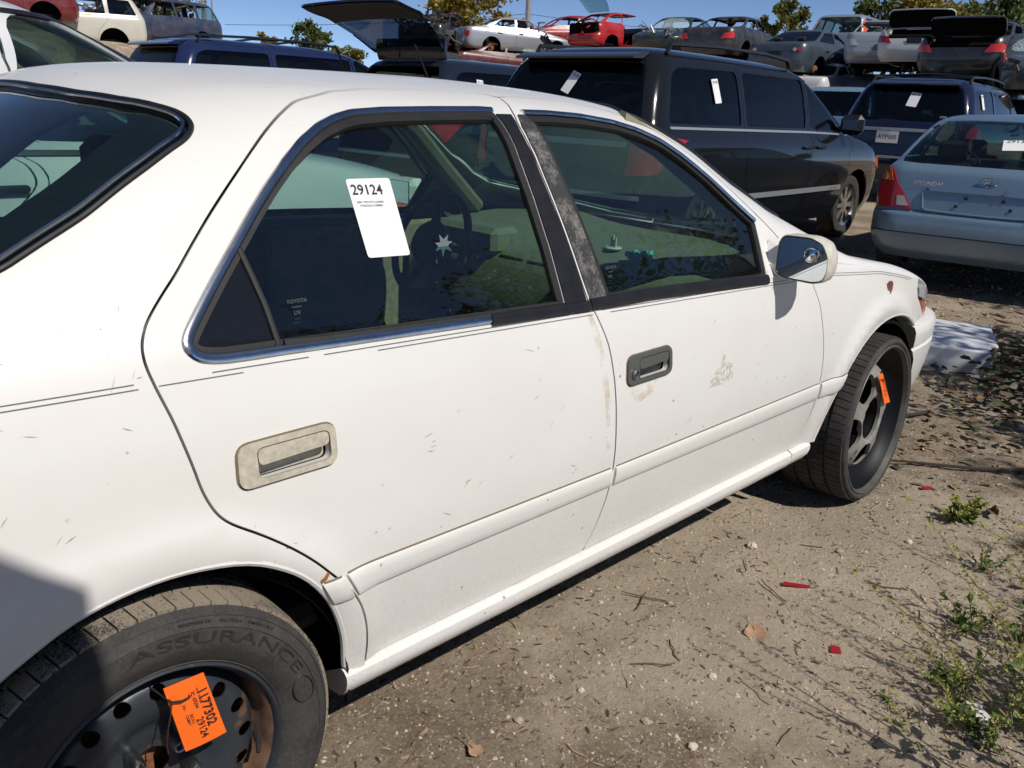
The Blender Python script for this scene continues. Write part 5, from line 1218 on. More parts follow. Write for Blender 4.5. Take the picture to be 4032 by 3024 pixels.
# light blue hatchback
hb, B, pm, lid, body = vehicle('hatchback_car', 'hatch', 'light blue hatchback with bare plate recess at the right edge', 'car', (7.60, .30, .02), radians(10), SILVERBLUE, GLASS_G, 'steel', dirt=.05, rough=.3, coat=.8, seats=M_SEAT, h=.07, metal=.35)
for mir in (False, True):
    tl = patch(B, [(.505, .635), (.80, .64), (.81, .75), (.795, .86), (.765, .935), (.725, .945), (.64, .82), (.545, .70)], M_RED, hb, 'tail_light', .012, .03, mir=mir, dens=.02)
    patch(B, [(.685, .845), (.80, .845), (.79, .875), (.762, .930), (.728, .938)], M_AMBER, tl, 'turn_lens', .016, .01, mir=mir, dens=.02); patch(B, [(.535, .66), (.625, .66), (.635, .735), (.58, .735)], M_CLEARLENS, tl, 'reversing_lens', .017, .01, mir=mir, dens=.02)
rec = [(.0, .632), (.40, .640), (.43, .66), (.45, .775), (.43, .79), (0, .795)]
patch(B, rec, pm, lid, 'plate_recess', .004, .01, both=True)
fr = []
for q in ((0, .632), (.20, .634), (.40, .640), (.43, .66), (.45, .775), (.43, .79), (.2, .794), (0, .795)): fr.append(on_surf(B, 'rear', max(q[0], .001), q[1], .008)[0])
ring = [tuple(p) for p in fr]; MB().tube(ring+[(x, -y, z) for x, y, z in ring[::-1]], .009, 8, closed=False).build('recess_edge', pm, lid)
patch(B, [(0, .795), (.40, .79), (.41, .822), (.38, .832), (0, .84)], pm, lid, 'plate_garnish', .022, .02, both=True, dens=.02)
for y, z in ((-.13, .755), (.13, .755), (-.19, .695), (.19, .69)):  # black discs paint in the shade of the empty plate bolt holes
    p, n = on_surf(B, 'rear', abs(y)+.001, z, .006); MB().lathe([(.014, -.002), (.012, -.006), (.001, -.007)], 12, M=Matrix.Translation((p.x, y, p.z)) @ Matrix.Rotation(radians(-90), 4, 'Z')).build('bolt_hole_disc', M_BLACK, lid)
p, n = on_surf(B, 'rear', .001, .885, .010); Mx = frame_M((p.x, 0, p.z), (0, -1, 0), (n.x*-.0-.1, 0, 1))
el = [(.062*cos(a), .031*sin(a)) for a in np.linspace(0, 2*pi, 28, endpoint=False)]; em = MB().tube([Mx @ Vector((x, y, 0)) for x, y in el], .0045, 6, closed=True)
em.tube([Mx @ Vector(q) for q in ((-.030, -.022, .002), (-.018, .0, .004), (-.016, .024, .002))], .0045, 6); em.tube([Mx @ Vector(q) for q in ((.016, -.024, .002), (.018, .0, .004), (.030, .022, .002))], .0045, 6); em.tube([Mx @ Vector(q) for q in ((-.018, -.004, .004), (.018, .004, .004))], .004, 6)
em.build('emblem', M_CHROME, lid)
p, n = on_surf(B, 'rear', .40, .845, .008); V, F = text_geo('HYUNDAI', .045, 0, .02, 1.1); Mx = frame_M((p.x, .42, p.z), (0, -1, 0), (0, 0, 1)); MB().add([Mx @ Vector((x, y, .003)) for x, y, z in V], F).build('badge_lettering', M_CHROME, lid, smooth=False)
V, F = text_geo('Accent', .022, 0, .01); MB().add([Mx @ Vector((x+.0, y-.055, .003)) for x, y, z in V], F).build('badge_lettering', simple('blue lettering', (.03, .06, .16), .5), lid, smooth=False)
wp = [on_surf(B, 'rear', y_, z_, o_)[0] for y_, z_, o_ in ((.10, .995, .03), (.13, 1.03, .035), (.22, 1.08, .03))]; MB().tube([(q.x, -q.y, q.z) for q in wp], .008, 6).build('rear_wiper', M_BLACK, lid); wp = [on_surf(B, 'rear', y_, z_, .018)[0] for y_, z_ in ((.20, 1.02), (.22, 1.10), (.24, 1.20))]; MB().tube([(q.x, -q.y, q.z) for q in wp], .007, 6).build('wiper_blade', M_BLACK, lid)
sticker(B, 'rear', .10, 1.16, .20, .15, '29136', lid, radians(6)); 
gl = [on_surf(B, 'rear', y, .455, .002)[0] for y in np.linspace(.001, .82, 16)]; MB().tube([tuple(q) for q in gl]+[], .005, 6).build('bumper_groove', M_BLACK, hb); MB().tube([(q.x, -q.y, q.z) for q in gl], .005, 6).build('bumper_groove', M_BLACK, hb)
p, n = on_surf(B, 'rear', .001, .822, .024); MB().lathe([(.013, 0), (.011, -.006), (.001, -.007)], 12, M=Matrix.Translation((p.x-.004, -.14, p.z)) @ Matrix.Rotation(radians(-90), 4, 'Z')).build('lock', M_STEEL, lid)
# white minivan on the saloon's far side
v3, B, pm, lid, body = vehicle('minivan', 'van', 'white minivan with black window trim at the top left behind the saloon roof', 'minivan', (-1.22, 2.50, .0), 0., (.62, .63, .65), GLASS_G, 'alloy', dirt=.12, seats=M_SEAT, h=.10, rough=.3)
van_sides(B, v3, pm, mould=False, chrome=False, rack=False)
for mir in (False, True):
    patch(B, [(3.42, .80), (3.62, .78), (3.66, .84), (3.46, .87)], M_AMBER, v3, 'side_marker', .01, .012, 'side', mir=mir); patch(B, [(-.66, 1.125), (2.74, 1.085), (2.74, 1.105), (-.66, 1.145)], M_BLACK, v3, 'belt_trim', .008, .01, 'side', mir=mir, h=.2)
    patch(B, [(2.70, 1.15), (2.44, 1.385), (2.09, 1.60), (1.80, 1.615), (1.80, 1.60), (2.08, 1.585), (2.42, 1.372), (2.68, 1.14)], M_BLACK, v3, 'door_frame_trim', .006, .01, 'side', mir=mir, h=.2)
# open-tailgate minivan
v4, B, pm, lid, body = vehicle('minivan', 'van', 'dark blue minivan with its tailgate raised high', 'minivan', (7.02, 6.95, .05), radians(5), (.012, .018, .032), GLASS_D, 'alloy', dirt=.008, rough=.15, coat=1.0, h=.09, trunk_open=radians(96))
van_rear(B, lid, v4, strip=False); van_sides(B, v4, pm, rack=False, mould=False)
for s in (-1, 1): MB().tube([(-.80, s*.74, 1.30), (-1.12, s*.72, 1.86)], .012, 6).build('gas_strut', M_BLACK, v4)
sticker(B, 'side', -.15, 1.42, .11, .22, '29119', v4, radians(-4))
patch(B, [(.25, 1.25), (.33, 1.25), (.33, 1.32), (.25, 1.32)], M_PAPER, v4, 'label', -.3, .002)
# navy van with roof rails
v5, B, pm, lid, body = vehicle('minivan', 'van', 'navy minivan with long black roof rails behind the saloon roof', 'minivan', (5.55, 10.5, .12), radians(1), (.012, .022, .075), GLASS_D, 'alloy', dirt=.03, rough=.18, coat=1.0, h=.11, scale=1.07)
van_rear(B, lid, v5); van_sides(B, v5, pm)
for x in (-.2, .7, 1.3): MB().tube([(x, -.69, 1.79), (x, 0, 1.82), (x, .69, 1.79)], .016, 6).build('roof_bar', M_BLACK, v5)
# pale blue car between the two minivans
P = at_px(1790, 225, 17.5); v6, B, pm, lid, body = vehicle('suv_car', 'suv', 'pale blue car roof showing between the black and navy minivans', 'car', (P.x+.9, P.y, .18), radians(3), (.20, .34, .46), GLASS_D, 'alloy', dirt=.12, h=.12, metal=.3)
rear_lamp(B, [(.74, .85), (.9, .85), (.9, 1.05), (.76, 1.05)], v6)

# ------------------------------------------------------------------ stacked wrecks on the bank
def wreck(name, kind, label, dx, dy, depth, phi, color, cat='wreck', **k):
    P = at_px(dx, dy, depth); a = radians(phi); c = Vector((1.3*cos(a), 1.3*sin(a), 0))
    k.setdefault('wheels', 'none'); k.setdefault('h', .13); k.setdefault('dirt', .14); k.setdefault('mirror', False); k.setdefault('handles', False)
    r, B, pm, lid, body = vehicle(name, kind, label, cat, (P.x-c.x, P.y-c.y, P.z-LAY[kind]['wr']*.55), a, color, k.pop('glassm', GLASS_G), group='wrecked cars stacked along the back of the yard', **k)
    return r, B, pm, lid
def junk(parent, seed, n, box, mat, size=.12):
    rnd = random.Random(seed)
    for _ in range(n):
        m = MB()
        c = [rnd.uniform(box[0][i], box[1][i]) for i in range(3)]; q = Matrix.Rotation(rnd.uniform(0, 3), 4, 'X') @ Matrix.Rotation(rnd.uniform(0, 3), 4, 'Z')
        if rnd.random() < .5: m.box(c, (rnd.uniform(.4, 2)*size, rnd.uniform(.2, 1.2)*size, rnd.uniform(.1, .6)*size), .01, q)
        else:
            p = Vector(c); pts = [p]
            for _ in range(4): p = p+Vector((rnd.uniform(-1, 1), rnd.uniform(-1, 1), rnd.uniform(-.6, .6)))*size; pts.append(p)
            m.tube(pts, rnd.uniform(.08, .22)*size, 6)
        m.build('loose_engine_part', mat, parent)
M_JUNK = simple('greasy engine metal', (.06, .055, .05), .55, .4, var=.6, vscale=9); M_JUNK2 = simple('bent bare metal', (.35, .35, .36), .4, .7, var=.5, vscale=7)
def tail(B, root, lidp=None, mat=None): rear_lamp(B, [(.52, .66), (.86, .68), (.87, .78), (.84, .84), (.62, .82)], root, mat)
r, B, pm, lid = wreck('silver_sedan', 'sedan', 'silver four-door sedan wreck lying high and sideways below the utility pole', 1112, 116, 33, -22, (.42, .44, .47), wheels=['hub', 'hub', 'hub', 'hub'], side_glass=(0, 0), backlight=False, windshield=False, seats=M_TAN, handles=True, metal=.4, dirt=.2)
tail(B, r); junk(r, 2, 22, ((3.0, -.7, .45), (3.9, .7, .95)), M_JUNK2, .22)
r, B, pm, lid = wreck('crushed_car', 'sedan', 'dark red crushed car under the silver sedan', 1090, 168, 33, -20, (.10, .015, .015), side_glass=(0, 0), backlight=False, windshield=False)
r, B, pm, lid = wreck('gutted_car', 'sedan', 'black gutted wreck with hanging engine parts left of the silver sedan', 955, 112, 32, 30, (.014, .015, .016), side_glass=(0, 0), backlight=False, windshield=False, doors=(0, 0)); junk(r, 5, 46, ((-1.3, -.9, .5), (.6, .9, 1.35)), M_JUNK, .3)
r, B, pm, lid = wreck('stacked_car', 'sedan', 'blackened car shell under the gutted wreck', 960, 170, 32, 20, (.02, .02, .024), side_glass=(0, 0), backlight=False, windshield=False)
r, B, pm, lid = wreck('crashed_coupe', 'sedan', 'red-roofed wreck with crumpled pale front right of the silver sedan', 1222, 108, 34, 150, (.30, .02, .025), side_glass=(0, 0), windshield=False, backlight=False); junk(r, 8, 26, ((2.6, -.9, .5), (3.8, .9, 1.1)), M_JUNK2, .3)
r, B, pm, lid = wreck('red_hatchback', 'hatch', 'bright red hatchback wreck with its tailgate up and window frames bare', 1345, 112, 31, -8, (.42, .008, .012), side_glass=(0, 0), backlight=True, windshield=False, trunk_open=radians(75), doors=(0,), dirt=.2); junk(r, 9, 14, ((-.6, -.6, .6), (.4, .6, 1.0)), simple('torn red metal', (.35, .01, .015), .4), .2)
r, B, pm, lid = wreck('green_glass_car', 'sedan', 'dark green wreck with a shattered windscreen facing the yard', 1462, 122, 29, 195, (.012, .025, .025), windshield='broken', side_glass=(0, 1), backlight=False); junk(r, 10, 14, ((2.6, -.8, .6), (3.6, .8, .95)), M_JUNK2, .2)
r, B, pm, lid = wreck('dark_sedan', 'sedan', 'charcoal sedan wreck with one glowing red tail lamp left of the blue-grey sedan', 1588, 132, 27, 8, (.022, .024, .028), side_glass=(0, 0), backlight=False, windshield=False, dirt=.25); tail(B, r, mat=simple('bright red lens', (.65, .03, .02), .15, coat=1.0))
r, B, pm, lid = wreck('blue_grey_sedan', 'sedan', 'blue-grey sedan wreck with bare rusty hubs seen from behind', 1748, 168, 25, 2, (.055, .075, .10), wheels='hub', side_glass=(0, 1), windshield=False, seats=M_SEAT, dirt=.15, glassm=GLASS_D, metal=.2, handles=True)
for mir in (False, True):
    for y in (.60, .72): patch(B, [(y+.055*cos(a), .80+.05*sin(a)) for a in np.linspace(0, 2*pi, 12, endpoint=False)], M_RED if y > .65 else M_CLEARLENS, r, 'tail_light', .012, .02, mir=mir, dens=.03)
plate_p = patch(B, [(0, .66), (.22, .66), (.22, .76), (0, .76)], M_BLACK, r, 'plate_recess', .006, .01, both=True)
r, B, pm, lid = wreck('white_sedan', 'sedan', 'white sedan shell pressed under the blue-grey sedan', 1775, 236, 25, 6, (.62, .62, .62), side_glass=(0, 1), windshield='broken', backlight=False, dirt=.2)
r, B, pm, lid = wreck('grey_estate', 'suv', 'blue-grey estate wreck with tall red-orange lamps behind the silver sedan pile', 1842, 146, 29, 8, (.30, .35, .42), side_glass=(0, 1, 1), windshield=False, dirt=.25, metal=.3); rear_lamp(B, [(.70, 1.02), (.86, 1.02), (.80, 1.50), (.72, 1.50)], r, simple('orange red lens', (.70, .10, .02), .2, coat=.8))
r, B, pm, lid = wreck('silver_saloon', 'sedan', 'silver sedan wreck with empty lamp sockets left of the white open-boot car', 1905, 152, 24, 20, (.33, .37, .42), side_glass=(0, 0), windshield='broken', backlight=False, dirt=.25, metal=.3); tail(B, r, mat=M_CLEARLENS); plate(B, .62, r, '', bg_=simple('blue plate', (.12, .18, .30), .5))
r, B, pm, lid = wreck('white_coupe', 'sedan', 'white car wreck with its boot lid standing open on the stack', 2008, 150, 22.5, 10, (.72, .71, .68), side_glass=(0, 0), windshield=False, backlight=False, trunk_open=radians(70), dirt=.12); tail(B, r); plate(B, .72, r, '', bg_=M_BLACK, w=.34, hh=.14)
r, B, pm, lid = wreck('black_sedan', 'sedan', 'black sedan wreck with raised boot lid and red tail lamps far right', 2122, 176, 20, 4, (.013, .014, .017), side_glass=(0, 0), windshield=False, backlight=False, trunk_open=radians(62), dirt=.2); tail(B, r, mat=simple('bright red lens', (.65, .03, .02), .15, coat=1.0))
r, B, pm, lid = wreck('smashed_car', 'sedan', 'dark car with crazed green windscreen at the right edge of the stack', 2222, 205, 18.5, 205, (.05, .06, .075), side_glass=(0, 0), windshield='broken', backlight=False); junk(r, 21, 20, ((2.8, -.8, .4), (3.7, .8, .8)), M_JUNK, .2)
r, B, pm, lid = wreck('blue_truck', 'suv', 'crumpled dark blue off-roader with its bonnet up at top left', 335, 100, 29, 196, (.030, .042, .085), side_glass=(0, 0, 1), windshield=False, backlight=False, seats=M_TAN, dirt=.25); junk(r, 31, 26, ((2.2, -.7, .85), (3.7, .7, 1.25)), M_JUNK2, .3); junk(r, 33, 12, ((1.2, -.7, 1.5), (2.0, .7, 1.75)), M_JUNK, .4)
r, B, pm, lid = wreck('white_truck', 'suv', 'cream off-roader wreck with a bare wheel arch at top left', 140, 100, 26, 168, (.60, .57, .48), side_glass=(0, 0, 1), windshield=False, backlight=False, dirt=.2, glassm=GLASS_D); junk(r, 35, 20, ((2.4, -.9, .5), (3.6, .9, 1.2)), simple('torn navy metal', (.02, .03, .10), .3, coat=.6), .5)
r, B, pm, lid = wreck('red_pickup', 'suv', 'dark red off-roader back with pale lettering in the top left corner', -25, 45, 24, -10, (.16, .010, .012), side_glass=(0, 0, 0), windshield=False, backlight=False, dirt=.2)
V, F = text_geo('CHEVROLET', .085, 0, .01, 1.2); p, n = on_surf(B, 'rear', .3, .95, .012); Mx = frame_M((p.x-.02, -.30, p.z), (0, -1, 0), (0, 0, 1)); MB().add([Mx @ Vector(q) for q in V], F).build('badge_lettering', simple('pink lettering', (.35, .12, .12), .5), r, smooth=False)
for dx, dy, d, phi, c, nm in ((1880, 232, 25.5, 14, (.03, .035, .04), 'flattened charcoal car under the silver sedan wreck'), (2005, 240, 23.5, 8, (.02, .02, .023), 'flattened black car under the white open-boot car'), (2125, 262, 21, 10, (.035, .03, .03), 'flattened dark brown car under the black sedan wreck'),
                           (2226, 300, 19.5, 200, (.03, .045, .05), 'flattened dark teal car under the smashed windscreen car'), (1585, 200, 28, 5, (.05, .05, .055), 'flattened grey car under the charcoal sedan wreck'), (1460, 190, 30, 12, (.045, .02, .02), 'flattened maroon car under the shattered windscreen wreck'),
                           (1345, 180, 32, -5, (.10, .10, .11), 'flattened light grey car under the red hatchback'), (1215, 175, 34, 10, (.02, .03, .05), 'flattened blue car under the crumpled pale front')):
    r, B, pm, lid = wreck('flattened_car', 'sedan', nm, dx, dy, d, phi, c, side_glass=(0, 0), windshield=False, backlight=False); junk(r, int(dx), 16, ((-1.2, -.95, .9), (3.2, .95, 1.5)), M_JUNK, .28)

# ------------------------------------------------------------------ ground
def mk_ground():
    m, nt, n, l, b = _mat('packed dirt and gravel')
    t1 = tex_noise(n, l, 1.3, 7, .66); t2 = tex_noise(n, l, 9, 6, .7); t3 = tex_noise(n, l, 120, 4, .75); t4 = tex_noise(n, l, 430, 3, .8)
    c = mixc(n, l, ramp(n, l, t1.outputs['Fac'], [(.42, 0.), (.60, 1.)]).outputs[0], (.255, .19, .133), (.56, .455, .335))
    c = mixc(n, l, ramp(n, l, t2.outputs['Fac'], [(.46, 0.), (.74, .75)]).outputs[0], c, (.27, .195, .135))
    c = mixc(n, l, ramp(n, l, t3.outputs['Fac'], [(.52, 0.), (.66, .8)]).outputs[0], c, (.60, .51, .39))
    c = mixc(n, l, ramp(n, l, t4.outputs['Fac'], [(.32, .65), (.43, 0.)]).outputs[0], c, (.19, .135, .095))
    t5 = tex_noise(n, l, 55, 5, .7, dist=.4); c = mixc(n, l, ramp(n, l, t5.outputs['Fac'], [(.34, .8), (.47, 0.)]).outputs[0], c, (.20, .142, .10))
    gp = n.new('ShaderNodeTexCoord'); vm = n.new('ShaderNodeVectorMath'); vm.operation = 'DISTANCE'; l.new(gp.outputs['Object'], vm.inputs[0]); vm.inputs[1].default_value = (2.0, -1.15, GZ)
    fm = n.new('ShaderNodeMath'); fm.operation = 'MULTIPLY_ADD'; l.new(t1.outputs['Fac'], fm.inputs[0]); fm.inputs[1].default_value = -1.6; l.new(vm.outputs['Value'], fm.inputs[2])
    c = mixc(n, l, ramp(n, l, fm.outputs[0], [(.0, .5), (.25, 0.)]).outputs[0], c, (.69, .59, .45))
    # grit specks
    vo = n.new('ShaderNodeTexVoronoi'); vo.inputs['Scale'].default_value = 95; co = n.new('ShaderNodeTexCoord'); l.new(co.outputs['Object'], vo.inputs['Vector'])
    wn_ = n.new('ShaderNodeTexWhiteNoise'); l.new(vo.outputs['Position'], wn_.inputs['Vector'])
    sel = n.new('ShaderNodeMath'); sel.operation = 'GREATER_THAN'; l.new(wn_.outputs['Value'], sel.inputs[0]); sel.inputs[1].default_value = .72
    dl = n.new('ShaderNodeMath'); dl.operation = 'LESS_THAN'; l.new(vo.outputs['Distance'], dl.inputs[0]); dl.inputs[1].default_value = .30
    an = n.new('ShaderNodeMath'); an.operation = 'MULTIPLY'; l.new(sel.outputs[0], an.inputs[0]); l.new(dl.outputs[0], an.inputs[1])
    c = mixc(n, l, an.outputs[0], c, mixc(n, l, wn_.outputs['Color'], (.34, .265, .20), (.72, .64, .52)))
    l.new(c, b.inputs['Base Color']); b.inputs['Roughness'].default_value = .95; b.inputs['Specular IOR Level'].default_value = .2
    ad = n.new('ShaderNodeMath'); ad.operation = 'MULTIPLY_ADD'; l.new(t5.outputs['Fac'], ad.inputs[0]); ad.inputs[1].default_value = 1.6; l.new(t4.outputs['Fac'], ad.inputs[2])
    a2 = n.new('ShaderNodeMath'); a2.operation = 'ADD'; l.new(ad.outputs[0], a2.inputs[0]); l.new(an.outputs[0], a2.inputs[1])
    bump(n, l, b, a2.outputs[0], 1.0, .007); return m
def sstep(a, b, x): t = min(1, max(0, (x-a)/(b-a))); return t*t*(3-2*t)
BANK_A = [-20, 5, 15, 24, 32, 43, 50, 67, 76, 95, 125]; BANK_H = [0, .6, .95, 1.5, 1.8, 2.05, 1.9, 2.45, 2.5, 2.2, 0]; BANK_D = [22, 21, 21, 25, 27.6, 33, 31.5, 30.5, 27.5, 27, 27]
def gh(x, y, fine=True):
    d = hypot(x-CAM_POS[0], y-CAM_POS[1])
    z = GZ+.12*sstep(5, 14, d)
    if d > 15:
        az = math.degrees(atan2(y-CAM_POS[1], x-CAM_POS[0]))
        if -20 < az < 125:
            D = float(np.interp(az, BANK_A, BANK_D)); z += float(np.interp(az, BANK_A, BANK_H))*sstep(D-3.2, D-.8, d)
    lo = noise.noise(Vector((x*.7, y*.7, 3.1)))*.016+noise.noise(Vector((x*2.3, y*2.3, 7.7)))*.008
    w = min(1., max(.15, (hypot(x-0, y+.85)-.25)/.6))*min(1., max(.15, (hypot(x-2.6, y+.8)-.25)/.6))
    w *= 1-.75*sstep(-1.05, -.75, y)*sstep(-1.0, -.4, x)*(1-sstep(2.6, 3.4, x)); z += lo*w-.004*(w < .5)
    if fine: z += noise.noise(Vector((x*5.5, y*7, 9.3)))*.006+noise.noise(Vector((x*14, y*17, 1.3)))*.0042+noise.noise(Vector((x*41, y*41, 5.3)))*.0024
    return z
def spread(lo, hi, step, far, g=1.085):
    c = list(np.arange(lo, hi, step)); s = step; x = lo; left = []
    while x > -far: s = min(s*g, 40); x -= s; left.append(x)
    s = step; x = c[-1]; right = []
    while x < far: s = min(s*g, 40); x += s; right.append(x)
    return left[::-1]+c+right
gx = spread(.2, 4.6, .022, 420); gy = spread(-2.4, -.1, .022, 420); nx, ny = len(gx), len(gy)
GV = []
for y in gy:
    for x in gx:
        near = -1 < x < 8 and -4 < y < 3; GV.append((x, y, gh(x, y, near)))
GF = [(j*nx+i, j*nx+i+1, (j+1)*nx+i+1, (j+1)*nx+i) for j in range(ny-1) for i in range(nx-1)]
tag(mesh_obj('ground', GV, GF, mk_ground()), 'packed brown dirt and gravel of the yard', kind='structure')
RND = random.Random(77)
def scatter(n, region, sizef, shape, name, label, mat_list, cat, sink=.3, dens=None):
    m = MB(); k = 0
    V = []; F = []; mi = []
    while k < n:
        x = RND.uniform(region[0], region[1]); y = RND.uniform(region[2], region[3])
        if dens and RND.random() > dens(x, y): continue
        s = sizef(); z = gh(x, y); a = RND.uniform(0, 2*pi); sh, fa = shape(s); b0 = len(V); ca, sa = cos(a), sin(a)
        for px, py, pz in sh: V.append((x+px*ca-py*sa, y+px*sa+py*ca, z+pz-sink*s))
        q = RND.randrange(len(mat_list)); F += [tuple(i+b0 for i in f) for f in fa]; mi += [q]*len(fa); k += 1
    me = bpy.data.meshes.new(name); me.from_pydata(V, [], F)
    for mt in mat_list: me.materials.append(mt)
    me.polygons.foreach_set('material_index', mi); o = bpy.data.objects.new(name, me); COL.objects.link(o)
    return tag(o, label, cat, kind='stuff')
def pebble(s):
    r = [RND.uniform(.7, 1.3) for _ in range(8)]; q = RND.uniform(.45, .8)
    V = [(s*r[i]*cos(i*pi/2+.4), s*r[i]*.8*sin(i*pi/2+.4), s*q*.25) for i in range(4)]+[(s*.55*cos(i*pi/2+.9), s*.5*sin(i*pi/2+.9), s*q) for i in range(4)]+[(s*.9*cos(i*pi/2+.4), s*.75*sin(i*pi/2+.4), -s*.4) for i in range(4)]
    return V, [(0, 1, 5, 4), (1, 2, 6, 5), (2, 3, 7, 6), (3, 0, 4, 7), (4, 5, 6, 7), (8, 9, 1, 0), (9, 10, 2, 1), (10, 11, 3, 2), (11, 8, 0, 3)]
def chip(s):
    w = s*RND.uniform(.12, .3); t = s*.07; b = RND.uniform(-.15, .25)*s
    V = [(-s, -w, 0), (0, -w*1.2, b), (s, -w*.5, 0), (s, w*.5, 0), (0, w, b), (-s, w, 0)]; V += [(x, y, z+t) for x, y, z in V]
    return V, [(6, 7, 10, 11), (7, 8, 9, 10), (0, 1, 7, 6), (1, 2, 8, 7), (2, 3, 9, 8), (3, 4, 10, 9), (4, 5, 11, 10), (5, 0, 6, 11)]
def twig(s):
    m = MB(); p = Vector((-s, 0, .25*s*.1)); pts = []
    for i in range(5): pts.append(p.copy()); p += Vector((s*.5, RND.uniform(-.2, .2)*s, RND.uniform(-.03, .05)*s))
    m.tube(pts, s*.022+.0008, 4, cap=False); return m.v, m.f
def leafshape(s):
    c = RND.uniform(.1, .5)*s; V = [(-s, 0, 0), (-.4*s, -.42*s, c*.6), (.45*s, -.38*s, c*.7), (s, 0, c*.2), (.45*s, .38*s, c*.5), (-.4*s, .42*s, c), (0, 0, 0)]
    return V, [(0, 1, 6), (1, 2, 6), (2, 3, 6), (3, 4, 6), (4, 5, 6), (5, 0, 6)]
PM = [simple('pebble pale', (.56, .49, .39), .9), simple('pebble tan', (.40, .33, .245), .9), simple('pebble brown', (.17, .125, .09), .9), simple('pebble grey', (.27, .26, .25), .9)]
CMT = [simple('bark brown', (.105, .062, .040), .9), simple('bark red', (.13, .060, .042), .9), simple('straw', (.38, .29, .17), .9), simple('dark bark', (.05, .034, .026), .9)]
GD = lambda x, y: 1.0 if x < 3.2 else .5
scatter(15000, (.25, 4.4, -2.1, -.25), lambda: .0022+.0052*RND.random()**2.5, pebble, 'gravel', 'fine pale gravel strewn over the dirt', PM, 'gravel', .25, GD)
scatter(420, (.25, 4.4, -2.1, -.3), lambda: .006+.008*RND.random()**3, pebble, 'coarse_gravel', 'coarser pale pebbles scattered on the dirt', PM[:2]+PM[3:], 'gravel', .3)
scatter(8000, (.25, 4.4, -2.1, -.3), lambda: .003+.010*RND.random()**2.2, chip, 'bark_mulch', 'brown bark and straw bits trodden into the dirt', CMT, 'mulch', 0.)
scatter(130, (.25, 4.6, -2.1, -.3), lambda: .015+.05*RND.random()**2, twig, 'twig_litter', 'thin dry twigs littering the dirt', [CMT[0], CMT[3], CMT[2]], 'twigs', -.05)
scatter(2600, (4.4, 9.5, -1.5, 1.6), lambda: .006+.016*RND.random()**2, pebble, 'far_gravel', 'gravel on the track beyond the saloon', PM, 'gravel', .2)
scatter(1800, (4.2, 10.5, -1.5, 1.9), lambda: .012+.05*RND.random()**2, chip, 'far_mulch', 'straw and bark on the track beyond the saloon', CMT[:3], 'mulch', 0.)
def litter_d(x, y): return max(0., min(1., 1.1-hypot((x-4.5)/1.5, (y+.85)/.8)))
LM = [simple('dead leaf brown', (.16, .095, .05), .85), simple('dead leaf olive', (.075, .07, .035), .85), simple('dead leaf tan', (.34, .24, .13), .85), simple('dead leaf grey', (.13, .12, .10), .9)]
def litter_d2(x, y): return max(0., min(1., 1.15-hypot((x-4.6)/1.7, (y+1.0)/.75)))
scatter(900, (2.9, 6.6, -2.0, .1), lambda: .010+.022*RND.random()**1.5, lambda s: ([(a, b, c+RND.uniform(0, .09)*litterz) for a, b, c in leafshape(s)[0]], leafshape(s)[1]) if False else leafshape(s), 'leaf_litter', 'dead leaves heaped in the shade by the white bundle', LM, 'leaves', -.15, litter_d2)
# heap of brush around the bundle: leaves lifted on sticks
litterz = 1.0
def brush(n, name, label):
    V = []; F = []; mi = []
    for _ in range(n):
        x = RND.gauss(5.1, .6); y = RND.gauss(-1.0, .22); s = .014+.026*RND.random(); hgt = .02+.26*RND.random()*max(0, 1-hypot((x-5.1)/1.4, (y+.95)/.65))
        q = Matrix.Rotation(RND.uniform(0, 6.28), 3, 'Z') @ Matrix.Rotation(RND.uniform(-1.2, 1.2), 3, 'X'); sh, fa = leafshape(s); b0 = len(V); z = gh(x, y, False)
        for p in sh:
            v = q @ Vector(p); V.append((x+v.x, y+v.y, z+hgt+v.z))
        F += [tuple(i+b0 for i in f) for f in fa]; mi += [RND.randrange(4)]*len(fa)
    me = bpy.data.meshes.new(name); me.from_pydata(V, [], F)
    for mt in (LM[1], simple('wilted green leaf', (.06, .085, .035), .8), LM[0], LM[3]): me.materials.append(mt)
    me.polygons.foreach_set('material_index', mi); o = bpy.data.objects.new(name, me); COL.objects.link(o); return tag(o, label, 'brush', kind='stuff')
brush(2000, 'brush_leaves', 'wilted leaves of a brush heap round the white bundle')
BR = ['nearest the front wheel', 'pointing at the white bundle', 'half under dead leaves', 'at the right edge in the shade', 'crossing another branch in the litter', 'farthest back by the brush heap', 'thin and almost straight among the leaves']
for k in range(7):
    x, y = RND.gauss(4.5, .6), RND.gauss(-1.1, .2); a = RND.uniform(-.7, .7)+pi*.85; L = RND.uniform(.35, .9); pts = []
    p = Vector((x, y, gh(x, y)+.015)); d = Vector((cos(a), sin(a), .05))
    for i in range(6): pts.append(p.copy()); p += d*L/5; d = (d+Vector((RND.uniform(-.2, .2), RND.uniform(-.2, .2), RND.uniform(-.08, .06)))).normalized()
    b_ = MB().tube(pts, [.011-.0014*i for i in range(6)], 6).build('fallen_branch', CMT[3 if k % 2 else 0], None); tag(b_, 'bare broken branch '+BR[k], 'branch', 'branches in the leaf litter')
